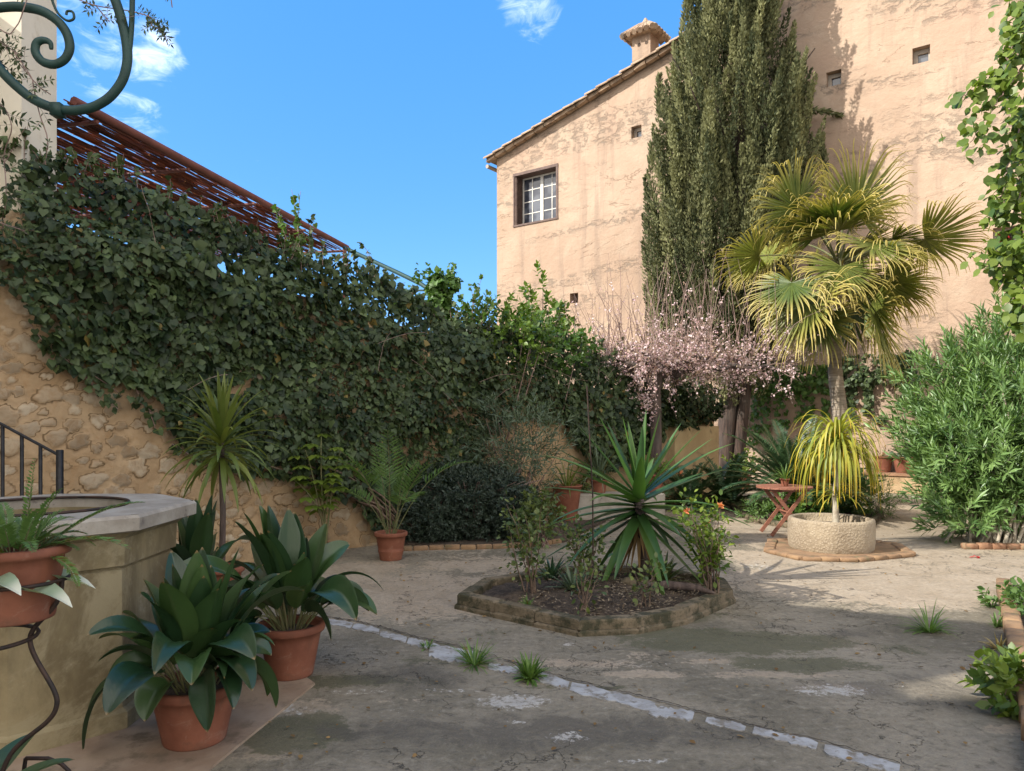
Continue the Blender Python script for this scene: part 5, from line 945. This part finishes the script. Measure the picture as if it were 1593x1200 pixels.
# ------------------------------------------------------------------ blossom tree
def make_blossom():
    c = np.array([(1018-CX)/F*12.4, 12.4, 0]); o = thing('blossom_tree', c, 'pollarded tree with pale pink blossom and thin upright twigs', 'tree'); tm = MB(); tw = MB(); fl = MB(); zt = 2.3
    tm.tube([c, c+[.0, 0, .3], c+[.03, 0, 1.2], c+[.0, 0, zt-.3], c+[.02, 0, zt+.1]], [.15, .11, .095, .11, .15], 12)
    ends = []; limbs = [((-1.4, -.1, .3)), ((1.5, .1, .25)), ((-.8, .5, .45)), ((.8, -.5, .3)), ((.2, .6, .5)), ((-.3, -.6, .35)), ((2.0, -.2, .1)), ((.9, .4, .5)), ((2.3, .3, .3)), ((-1.1, .2, .0))]
    for l in limbs:
        e = np.array(l); n = 12; t = np.linspace(0, 1, n)[:, None]; mid = e*.5+np.array([0, 0, .18]); pts = c+[0, 0, zt-.05]+2*t*(1-t)*mid+t*t*e; pts[1:-1] += rng.normal(size=(n-2, 3))*.035; tm.tube(pts, np.linspace(.075, .025, n), 8, cap=False); ends += [(pts[i], nz(pts[min(i+1, n-1)]-pts[i-1])) for i in range(2, n)]
    pos, dirs = [], []
    for p, d in ends:
        for k in range(rng.integers(4, 8)):
            up = rng.uniform() < .25; dd = nz(d*.5+rng.normal(size=3)*([.35, .3, .2] if up else [.7, .6, .6])+[0, 0, 1.3 if up else .05]); L_ = rng.uniform(.4, 1.5) if up else rng.uniform(.2, .75); q = arch(p, dd, L_, -.15 if up else rng.uniform(-.6, 1.2), 8, 5 if up else 14); tw.tube(q, np.linspace(.007, .0022, 8), 4, cap=False)
            m = 3 if up else 6; t = rng.uniform(0, .55 if up else 1, m)*7; i = np.minimum(t.astype(int), 6); pos.append(q[i]+(q[i+1]-q[i])*(t-i)[:, None]+rng.normal(size=(m, 3))*.02)
            for _ in range(1 if up else 2): i0 = rng.integers(2, 7); s = arch(q[i0], nz(dd+rng.normal(size=3)*.7), rng.uniform(.12, .4), .4, 5, 3); tw.tube(s, .0024, 3, cap=False); m = 4; t = rng.uniform(0, 1, m)*4; i = np.minimum(t.astype(int), 3); pos.append(s[i]+(s[i+1]-s[i])*(t-i)[:, None]+rng.normal(size=(m, 3))*.015)
    for k in range(70):
        p, d = ends[rng.integers(len(ends))]; dd = np.array([rng.normal()*.12, rng.normal()*.12, 1]); tw.tube(arch(p, dd, rng.uniform(.9, 1.9), -.05, 8, 2), np.linspace(.008, .002, 8), 4, cap=False)
    # blossom cluster hanging by the trunk
    pos.append(P(1003, 625, 12.2)+rng.normal(size=(170, 3))*[.09, .08, .16])
    pos = np.concatenate(pos); k = 2; pos = np.repeat(pos, k, 0)+rng.normal(size=(len(pos)*k, 3))*.014; n = len(pos)
    fl.scatter(pos, rdir(n), rdir(n), rng.uniform(.025, .042, n), PETAL, rng.uniform(0, .97, n))
    tm.build('trunk', M['darkbark'], o); tw.build('twig', M['twig'], o); fl.build('blossom', M['bloss'], o)
make_blossom()

# ------------------------------------------------------------------ climbers on the house wall
def wall_climber(label, spans, mat='ivy2', size=.085, seed=1):
    o = thing('wall_climber', H3(spans[0][0], 0, 0), label, 'climbing plant'); mb = MB(); sm = MB(); nn = Sn(seed, n=18, f=2)
    for (u0, u1, z0, z1, n, thick) in spans:
        q = np.stack([rng.uniform(u0, u1, n), rng.uniform(z0, z1, n)], 1); keep = nn(q*2.2) > -.35; q = q[keep]; d = .03+rng.uniform(0, thick, len(q)); pos = np.array([H3(a, b_, z) for (a, z), b_ in zip(q, d)]); N3 = np.array([*NV, 0])
        mb.scatter(pos, rng.normal(size=pos.shape)*.5+[0, 0, -1], N3+rng.normal(size=pos.shape)*.4+[0, 0, .4], rng.uniform(.6, 1.2, len(q))*size, IVY, rng.uniform(0, .97, len(q)))
        for k in range(max(2, int((u1-u0)*4))): u = rng.uniform(u0, u1); sm.tube(np.array([H3(u+rng.normal()*.1, .03, z) for z in np.linspace(z0, z1, 6)]), .006, 4, cap=False)
    mb.build('foliage', M[mat], o); sm.build('stem', M['twig'], o)
def sp(px0, px1, py0, py1, n, th): u0, u1 = HU(px0), HU(px1); return (u0, u1, HU((px0+px1)/2, py1)[1], HU((px0+px1)/2, py0)[1], n, th)
wall_climber('climber trailing down the house wall left of the palm trunk', [sp(1165, 1300, 570, 612, 900, .3), sp(1172, 1200, 600, 672, 260, .18), sp(1208, 1228, 600, 665, 200, .15), sp(1240, 1268, 600, 655, 260, .15), sp(1280, 1292, 600, 648, 130, .12), sp(1155, 1185, 640, 690, 120, .15)], seed=2)
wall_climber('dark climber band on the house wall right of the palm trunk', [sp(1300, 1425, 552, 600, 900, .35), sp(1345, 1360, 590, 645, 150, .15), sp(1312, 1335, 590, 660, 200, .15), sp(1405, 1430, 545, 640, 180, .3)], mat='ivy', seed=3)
wall_climber('small isolated tuft of creeper on the bare house wall', [sp(1362, 1378, 648, 658, 60, .15)], mat='ivy', seed=4)

# ------------------------------------------------------------------ oleander
def make_oleander():
    c = np.array([6.75, 9.75, 0]); o = thing('oleander', (6.0, 9.3, 0), 'big sunlit oleander with slender bright green leaves at the right', 'shrub'); mb = MB(); sm = MB()
    for cc, rr, n, sd_ in (((6.75, 9.7, 1.45), (1.25, 1.1, 1.2), 1250, 1), ((7.5, 9.9, 1.7), (1.3, 1.2, 1.4), 900, 2), ((6.0, 9.4, 1.0), (.72, .7, .82), 700, 3), ((6.45, 9.2, .75), (.75, .6, .6), 450, 4), ((5.55, 9.1, .35), (.3, .35, .3), 110, 5)):
        p, d = blob(cc, rr, n, sd_, .45, .3, 1.6, zmin=.12); shoots(mb, p, d*.75+np.array([0, 0, .75])+rng.normal(size=d.shape)*.3, 12, .24, .165, .75, wx=1.1)
    mb.build('foliage', M['ole'], o)
    for k in range(60):
        a = rng.uniform(PI, 2*PI); b_ = np.array([6.05+rng.normal()*.22, 9.15+rng.normal()*.18, 0]); e = np.array([6.4+math.cos(a)*rng.uniform(.3, 1.0), 9.5+math.sin(a)*.5, rng.uniform(.9, 2)]); sm.tube(np.array([b_, b_*.6+e*.4+[0, 0, .15], e]), [.022, .016, .008], 6, cap=False)
    sm.build('stem', M['palebark'], o)
make_oleander()
o = thing('brick_edging', G(1560, 855), 'row of low bricks at the foot of the oleander', 'edging'); mb = MB()
for k in range(9): q = G(1512+k*22, 855+.2*k); mb.box((q[0], q[1]+.05, .03), (.16, .1, .07+rng.uniform(-.01, .01)), rng.normal()*.06, bev=.012)
mb.build('brick_row', M['brick'], o)
mb = MB(); mb.scatter(np.tile(G(1517, 868)+[0, 0, .015], (5, 1))+rng.normal(size=(5, 3))*[.03, .02, .003], rng.normal(size=(5, 3))*[1, 1, .1], np.tile([0, 0, 1.], (5, 1)), .06, OVAL, rng.uniform(0, .9, 5)); tag(mb.build('fallen_flower', M['red']), 'fallen red petals on the ground before the oleander', 'petals')

# ------------------------------------------------------------------ right hand kerb and plants
k0, k1 = G(1546, 915), G(1592, 1200); k1 = k1+(k1-k0)*.6; o = thing('brick_kerb', (k0+k1)/2, 'worn brick kerb along the right-hand bed', 'kerb'); mb = MB(); dv = k1-k0; L_ = np.linalg.norm(dv); n = int(L_/.23); ag = math.atan2(dv[1], dv[0]); pn = np.array([-math.sin(ag), math.cos(ag), 0])
for i in range(n): q = k0+dv*(i+.5)/n+pn*.07; mb.box((q[0], q[1], .045), (L_/n-.012, .11, .12+rng.uniform(-.015, .015)), ag+rng.normal()*.03, bev=.012)
mb.build('brick_row', M['tan'], o)
mb = MB(); e = pn*.13; mb.prism([(k0+e)[:2], (k0+pn*3)[:2], (k1+pn*3)[:2], (k1+e)[:2]][::1], -.02, .05); tag(mb.build('soil', M['soil'], smooth=False), kind='structure')
small_tree('leafy_plant', 'lush bright green low plant leaning over the right-hand kerb', 'plant', G(1590, 1110)+np.array([.03, .05, .1]), (.19, .22, .09), 70, .075, 'vine', 7, .12, seed=51, tr=.004, lo=.05, tmpl=OVAL, zmin=.02)
small_tree('leafy_plant', 'green weedy plant behind the far end of the right-hand kerb', 'plant', G(1592, 975)+np.array([.16, .15, .07]), (.16, .5, .1), 80, .06, 'fern', 6, .1, seed=52, tr=.004, lo=.05, tmpl=OVAL, zmin=.02)
for i, (px, py, lab) in enumerate([(1542, 945, 'weeds in the crack at the far kerb bricks'), (1556, 1010, 'dry weeds beside the middle kerb bricks'), (1566, 1110, 'small weeds beside the nearest kerb bricks'), (1550, 975, 'mossy weeds left of the second kerb bricks')]): tuft('weed_tuft', lab, G(px, py), 40, .12, .005, 'fern' if i != 1 else 'straw')

# ------------------------------------------------------------------ vine hanging at the upper right
def make_vine():
    c = P(1640, 60, 6.2); o = thing('hanging_vine', (c[0], c[1], 0), 'sunlit bougainvillea hanging down the right edge of the picture', 'climbing plant'); mb = MB(); sm = MB(); fl = MB()
    S_ = [[(1640, 30), (1590, 75), (1550, 120), (1515, 140), (1495, 150)], [(1640, 60), (1585, 110), (1555, 150), (1540, 180), (1512, 222)], [(1640, 20), (1600, 30), (1585, 50), (1570, 85), (1560, 125)], [(1650, 150), (1590, 190), (1570, 240), (1560, 300), (1548, 340)], [(1650, 200), (1600, 260), (1580, 320), (1570, 380), (1575, 420)], [(1650, 10), (1610, 10), (1592, 8), (1588, 30), (1586, 60)],
          [(1650, 280), (1600, 330), (1590, 390), (1580, 440), (1592, 480)], [(1640, 130), (1600, 160), (1590, 210), (1584, 260), (1590, 310)], [(1660, 320), (1620, 380), (1595, 420), (1560, 400), (1545, 385)], [(1660, 350), (1610, 400), (1600, 450), (1590, 480), (1580, 500)]]
    for j, s in enumerate(S_):
        Yv = 6.1+rng.uniform(-.35, .35); q = np.array([P(a, b_, Yv) for a, b_ in s]); t = np.linspace(0, 4, 30); pp = np.stack([np.interp(t, range(5), q[:, i]) for i in range(3)], 1)+rng.normal(size=(30, 3))*.008; sm.tube(pp, np.linspace(.009, .003, 30), 5, cap=False)
        m = 190 if j not in (0,) else 70; i = rng.integers(0, 30, m); base = pp[i]+rng.normal(size=(m, 3))*[.05, .07, .05]*(1.6 if pp[i][0, 0] > 4.2 else 1); mb.scatter(base, rng.normal(size=(m, 3))*.6+[-.2, 0, -.7], rng.normal(size=(m, 3))*.5+[-.4, -.4, .8], rng.uniform(.06, .1, m), OVAL, rng.uniform(0, .97, m), xs=np.full(m, 1.35))
    # fuller mass towards the right, outside the frame it hangs from a post
    p, d = blob(P(1645, 250, 6.2), (.28, .35, 1.05), 900, 7, .3, .3); mb.scatter(p, d+rng.normal(size=p.shape)*.6+[0, 0, -.8], d+rng.normal(size=p.shape)*.4+[0, 0, .4], rng.uniform(.05, .085, len(p)), OVAL, rng.uniform(0, .97, len(p)), xs=np.full(len(p), 1.35))
    for px, py in [(1560, 368), (1571, 372), (1566, 380), (1590, 352), (1584, 362)]: q = P(px, py, 6.1); fl = MB(); fl.scatter(q+rng.normal(size=(9, 3))*.016, rdir(9), rdir(9), .045, OVAL, rng.uniform(0, .9, 9)); fl.build('bloom', M['red'], o)
    mb.build('foliage', M['vine'], o); xq = P(1700, 200, 6.2); sm.tube([(xq[0], 6.2, 0), (xq[0], 6.2, 6)], .05, 8); sm.build('stem', M['twig'], o)
make_vine()

# ------------------------------------------------------------------ well
def make_well():
    c = np.array([-2.5, 3.87]); o = thing('stone_well', (c[0], c[1], 0), 'octagonal stone well with thick grey rim slab', 'well')
    def octo(A, cut): b_ = A-cut; return [(c[0]+x, c[1]+y) for x, y in ((-b_, -A), (b_, -A), (A, -b_), (A, b_), (b_, A), (-b_, A), (-A, b_), (-A, -b_))]
    def ringp(mb, A0, c0_, A1, c1_, z0, z1):
        o0, o1 = octo(A0, c0_), octo(A1, c1_); mb.add([(*p, z0) for p in o0]+[(*p, z1) for p in o1], [[i, (i+1) % 8, 8+(i+1) % 8, 8+i] for i in range(8)])
    b = MB(); H = 1.05
    for A0, A1, z0, z1 in ((.635, .635, 0, .09), (.635, .605, .09, .105), (.605, .6, .105, .775), (.6, .588, .775, .783), (.588, .588, .783, .79), (.588, .615, .79, .797), (.615, .62, .797, .93), (.62, .66, .93, .965)): ringp(b, A0, A0*.55, A1, A1*.55, z0, z1)
    b.lathe([(.43, 1.0), (.43, -.02), (.001, -.02)][::-1], (c[0], c[1], 0), 40); b.build('body', M['well'], o, smooth=False)
    s = MB(); ringp(s, .69, .38, .71, .39, .966, .975); ringp(s, .71, .39, .712, .392, .975, 1.035); ringp(s, .712, .392, .70, .385, 1.035, H)
    oo_ = octo(.70, .385); n = 48; a = np.arange(n)*2*PI/n; circ = [(c[0]+.45*math.cos(x), c[1]+.45*math.sin(x)) for x in a]; per = []
    for x in a:                        # rim slab with a round mouth
        d = np.array([math.cos(x), math.sin(x)]); best = 9
        for i in range(8):
            p, q = np.array(oo_[i])-c, np.array(oo_[(i+1) % 8])-c; e = q-p; den = d[0]*e[1]-d[1]*e[0]
            if abs(den) > 1e-9:
                t = (p[0]*e[1]-p[1]*e[0])/den; u = (p[0]*d[1]-p[1]*d[0])/den
                if t > 0 and -1e-6 <= u <= 1+1e-6: best = min(best, t)
        per.append(tuple(c+d*best))
    V = [(*p, H) for p in per]+[(*p, H) for p in circ]+[(*p, .9) for p in circ]; s.add(V, [[i, (i+1) % n, n+(i+1) % n, n+i] for i in range(n)]+[[n+i, n+(i+1) % n, 2*n+(i+1) % n, 2*n+i] for i in range(n)]); 
    V = [(*p, .966) for p in octo(.69, .38)]; s.add(V+[(*p, .966) for p in octo(.58, .3)], [[(i+1) % 8, i, 8+i, 8+(i+1) % 8] for i in range(8)]); s.build('rim_slab', M['slab'], o, smooth=False)
    r = MB(); a = np.linspace(0, 2*PI, 49); r.tube(np.stack([c[0]+.44*np.cos(a), c[1]+.44*np.sin(a), np.full(49, H+.006)], 1), .008, 6, cap=False); r.build('iron_ring', M['iron'], o)
    lid = MB(); lid.lathe([(.001, .12), (.425, .12)], (c[0], c[1], 0), 30); lid.build('water', M['hole'], o)
    # green wrought scroll that arches over the well
    Y0 = 3.3
    def sc(pts, n=90): q = np.array([P(a, b_, Y0+dy) for a, b_, dy in pts]); t = np.linspace(0, len(q)-1, n); k = np.stack([np.interp(t, range(len(q)), q[:, i]) for i in range(3)], 1); ks = np.ones(7)/7; return np.stack([np.convolve(np.pad(k[:, i], 3, mode='edge'), ks, 'valid') for i in range(3)], 1)
    outer = [(150, -55, 0), (172, -20, 0), (188, 25, 0), (197, 65, 0), (199, 95, 0), (192, 125, 0), (172, 152, 0), (145, 168, 0), (115, 173, 0), (85, 170, 0), (50, 155, 0), (20, 130, 0), (-8, 100, 0), (-30, 60, 0), (-30, 20, 0), (-5, 12, 0), (30, 10, 0), (65, 16, 0), (90, 32, 0), (105, 52, 0), (110, 75, 0), (102, 93, 0), (85, 102, 0), (65, 97, 0), (54, 82, 0), (56, 66, 0), (68, 62, 0), (79, 66, 0), (80, 78, 0)]
    g = MB(); g.tube(sc(outer, 220), np.interp(np.linspace(0, 1, 220), [0, .55, .9, 1], [.0185, .0185, .016, .007]), 10, flat=1.15); g.tube(sc([(206, -80, 0), (206, 0, 0), (205, 40, 0), (202, 75, 0), (199, 92, 0)], 30), .012, 8)
    g.tube(sc([(72, -60, 0), (80, 0, 0), (90, 22, 0), (105, 34, 0), (116, 30, 0), (114, 18, 0), (104, 17, 0), (103, 24, 0)], 60), .0055, 6); g.tube(sc([(160, -50, 0), (178, 0, 0), (190, 20, 0)], 20), .007, 6)
    bx = P(90, 172, Y0); g.box(bx, (.045, .05, .055)); 
    # post from the rim, off to the left, carrying the scroll
    po = P(-30, 20, Y0); g.tube([(po[0]-.02, po[1], po[2]+.3), (po[0]-.02, Y0+.1, H)], .022, 8); g.tube([(po[0]-.02, po[1], po[2]+.3), P(60, -140, Y0), P(150, -55, Y0)], .02, 8); q_ = P(82, 225, 6.1); g.build('iron_scroll', M['green'], o)
make_well()
# jasmine tendrils round the scroll
c = P(20, 150, 3.4); o = thing('jasmine_vine', (c[0]-.1, 3.35, 1.05), 'thin jasmine tendrils with tiny leaflets round the green iron scroll', 'climbing plant'); mb = MB(); sm = MB()
def tendril(pts, Y0, nl, r=.0025, ll=.03, lt=0):
    q = np.array([P(a, b_, Y0+rng.normal()*.02) for a, b_ in pts]); m = len(q); t = np.linspace(0, m-1, 40); pp = np.stack([np.interp(t, range(m), q[:, i]) for i in range(3)], 1); ks = np.ones(5)/5; pp = np.stack([np.convolve(np.pad(pp[:, i], 2, mode='edge'), ks, 'valid') for i in range(3)], 1); sm.tube(pp, r, 5, cap=False)
    for _ in range(nl):
        i = rng.integers(int(lt*39), 39); a = pp[i]; d = nz(rng.normal(size=3)*[1, .6, .8]+[0, 0, -.3]); L_ = rng.uniform(.04, .09); sm.tube([a, a+d*L_], .001, 3, cap=False); k = 6; f_ = np.repeat(np.linspace(.25, 1, k//2), 2); s_ = nz(np.cross(d, [0, 1, .2])); T = d*.5+np.outer(np.tile([1, -1], k//2), s_); T = np.concatenate([T, [d]]); base = np.concatenate([a+d*L_*f_[:, None], [a+d*L_]])
        mb.scatter(base, T, np.tile([0, -1, .5], (k+1, 1))+rng.normal(size=(k+1, 3))*.3, ll*rng.uniform(.6, 1.1, k+1), LANCE, rng.uniform(0, .9, k+1), xs=np.full(k+1, 2.2))
tendril([(110, -5), (150, 10), (195, 16), (230, 24), (252, 45), (262, 72)], 3.3, 13, lt=.5); tendril([(20, 80), (50, 120), (55, 150), (62, 180), (75, 215), (70, 260)], 3.3, 6); tendril([(-20, 60), (10, 75), (35, 105), (60, 135), (80, 148)], 3.35, 12); tendril([(-10, 40), (15, 55), (30, 35), (45, -10)], 3.25, 2)
tendril([(-20, 150), (10, 170), (20, 200), (5, 240), (10, 290), (8, 330)], 3.5, 22, ll=.04); tendril([(-20, 90), (5, 100), (12, 120)], 3.4, 14, ll=.04); tendril([(-10, 60), (8, 70), (35, 90)], 3.3, 10); tendril([(-20, 340), (10, 350), (40, 360)], 3.6, 8, ll=.04); tendril([(230, 22), (236, 40), (248, 46)], 3.3, 4); tendril([(150, 10), (165, 28), (170, 34)], 3.3, 6); tendril([(265, -10), (268, 12)], 3.3, 3)
mb.build('foliage', M['ivy'], o); sm.build('stem', M['twig'], o)
# railing of the steps beyond the well
o = thing('stair_railing', (-3.3, 5.3, 0), 'black iron stair railing behind the well', 'railing'); Yr = 5.3
hr = MB(); hr.tube([P(-60, 627, Yr), P(0, 659, Yr), P(91, 708, Yr)], .011, 8); hr.build('handrail', M['black'], o)
hr = MB(); q = P(93, 700, Yr); hr.box((q[0], Yr, q[2]/2), (.035, .035, q[2])); hr.build('post', M['black'], o)
for px, py in ((4, 661), (34, 677), (63, 693), (-28, 644)): q = P(px, py, Yr); hr = MB(); hr.box((q[0], Yr, q[2]/2), (.018, .018, q[2])); hr.build('baluster', M['black'], o)

# ------------------------------------------------------------------ iron plant stand with fern pot; pale plant; leaf at the bottom left
cs = np.array([(22-CX)/F*2.3, 2.3, .886]); o = thing('potted_fern', cs, 'fern in a terracotta pot held by the iron stand ring', 'potted plant'); pot_parts(o, cs, .142, .112, .225, rim=.03); mb = MB(); sm = MB()
for k in range(26):
    a = k*2.399; t = k/26; inc = .25+.95*t; d = np.array([math.cos(a)*math.sin(inc), math.sin(a)*math.sin(inc), math.cos(inc)]); frond(mb, sm, cs+[.05*math.cos(a), .05*math.sin(a), .2], d, rng.uniform(.12, .24), 24, .035, 1.5, rng.uniform(.2, .9), bare=.15, wx=2.0, r=.0018)
frond(mb, sm, cs+[.06, 0, .2], np.array([.93, .1, .42]), .3, 26, .045, 1.15, .9, bare=.2, wx=2.0, r=.002); frond(mb, sm, cs+[.07, -.02, .2], np.array([.9, -.1, .1]), .2, 24, .035, 2.4, .9, bare=.2, wx=2.0, r=.002); frond(mb, sm, cs+[.03, 0, .2], np.array([.1, 0, 1.]), .3, 24, .03, .4, .6, bare=.15, wx=2, r=.002); frond(mb, sm, cs+[.05, .05, .2], np.array([.8, .3, .75]), .34, 28, .05, .9, .5, bare=.2, wx=2, r=.002)
mb.build('foliage', M['fern'], o); sm.build('stem', M['stem'], o)
o = thing('plant_stand', (cs[0], cs[1], 0), 'rusty curled iron plant stand beside the well', 'plant stand'); a = np.linspace(0, 2*PI, 41)
mb = MB(); zr = P(0, 902, 2.3)[2]; mb.tube(np.stack([cs[0]+.15*np.cos(a), cs[1]+.15*np.sin(a), np.full(41, zr)], 1), .006, 6, cap=False); mb.build('ring', M['iron'], o)
mb = MB(); z2 = P(0, 988, 2.3)[2]; c2 = np.array([(-40-CX)/F*2.25, 2.25]); mb.tube(np.stack([c2[0]+.165*np.cos(a), c2[1]+.165*np.sin(a), np.full(41, z2)], 1), .0065, 6, cap=False); mb.build('ring', M['iron'], o)
def cleg(pts, Y0):
    q = np.array([P(a_, b_, Y0) for a_, b_ in pts]); t = np.linspace(0, len(q)-1, 60); pp = np.stack([np.interp(t, range(len(q)), q[:, i]) for i in range(3)], 1); ks = np.ones(5)/5; pp = np.stack([np.convolve(np.pad(pp[:, i], 2, mode='edge'), ks, 'valid') for i in range(3)], 1); m = MB(); m.tube(pp, .0075, 7); m.build('leg', M['iron'], o)
cleg([(97, 896), (95, 925), (82, 948), (60, 968), (47, 985), (46, 1002), (56, 1026), (74, 1055), (88, 1080), (90, 1098), (80, 1118), (58, 1136), (36, 1152), (8, 1180), (-10, 1250), (-12, 1404)], 2.3); cleg([(-60, 896), (-66, 940), (-90, 990), (-80, 1040), (-60, 1100), (-64, 1404)], 2.3); cleg([(-30, 896), (-35, 950), (-45, 1000), (-36, 1060), (-30, 1160), (-36, 1340)], 2.45)
mb = MB(); q = np.array([P(40, 1180, 2.6), P(75, 1180, 2.6), P(95, 1188, 2.6), P(108, 1200, 2.6), P(112, 1225, 2.6), P(112, 1318, 2.6)]); mb.tube(q, .007, 7); mb.tube([P(40, 1180, 2.6), P(20, 1318, 2.6)], .007, 7); tag(mb.build('iron_foot', M['iron']), 'curled rusty iron loop at the bottom left corner', 'iron loop')
cp_ = np.array([c2[0]-.1, c2[1], z2-.10]); o = thing('potted_pale_plant', cp_, 'plant with pale white-edged leaves in the lower stand ring', 'potted plant'); pot_parts(o, cp_, .1, .075, .2); mb = MB()
for (a_, inc, L_, w_) in [(.25, .95, .46, .07), (-.1, 1.0, .46, .07), (-.45, .85, .44, .06), (.7, .9, .3, .06), (2, .8, .3, .06), (3.2, .9, .3, .06), (-1.6, .9, .26, .06), (4.4, .5, .26, .05)]: strap_leaf(mb, cp_+[0, 0, .17], (math.cos(a_)*math.sin(inc), math.sin(a_)*math.sin(inc), math.cos(inc)), L_, w_, 1.5, 14, 'lance', .5, tint=.5, rows=7)
mb.build('foliage', M['varieg'], o)
cq = np.array([(-60-CX)/F*2.35, 2.35, .012]); o = thing('potted_aspidistra', cq, 'low broad-leaved plant poking in at the bottom left corner', 'potted plant', 'aspidistras in terracotta pots'); pot_parts(o, cq, .17, .12, .24); mb = MB()
for (a_, inc, L_, w_) in [(.05, 1.12, .36, .045), (.35, .85, .36, .045), (-.35, 1.2, .33, .045), (-.9, 1.0, .3, .045), (1.4, .8, .35, .045), (2.5, .9, .35, .045), (3.6, .9, .3, .045), (5, .8, .3, .045)]: strap_leaf(mb, cq+[0, 0, .21], (math.cos(a_)*math.sin(inc), math.sin(a_)*math.sin(inc), math.cos(inc)), L_, w_, .9, 16, 'lance', .35, pet=.2, tint=.6, rows=5)
mb.build('foliage', M['asp'], o)

# ------------------------------------------------------------------ scattered dead leaves
n = 1000; q = np.stack([rng.uniform(-1.2, 5, n), rng.uniform(3.2, 13, n)], 1); mb = MB(); mb.scatter(np.column_stack([q, np.full(n, .012)]), rng.normal(size=(n, 3))*[1, 1, .1], rng.normal(size=(n, 3))*.25+[0, 0, 1], rng.uniform(.008, .04, n), OVAL, rng.uniform(0, .97, n)); tag(mb.build('leaf_litter', M['dead']), 'scattered small dead leaves on the concrete', 'dead leaves', kind='stuff')
oo.build('orange', M['orange'], None); bpy.data.objects['orange']['label'] = 'single orange hanging in the small citrus tree'; bpy.data.objects['orange']['category'] = 'orange fruit'
done_things()
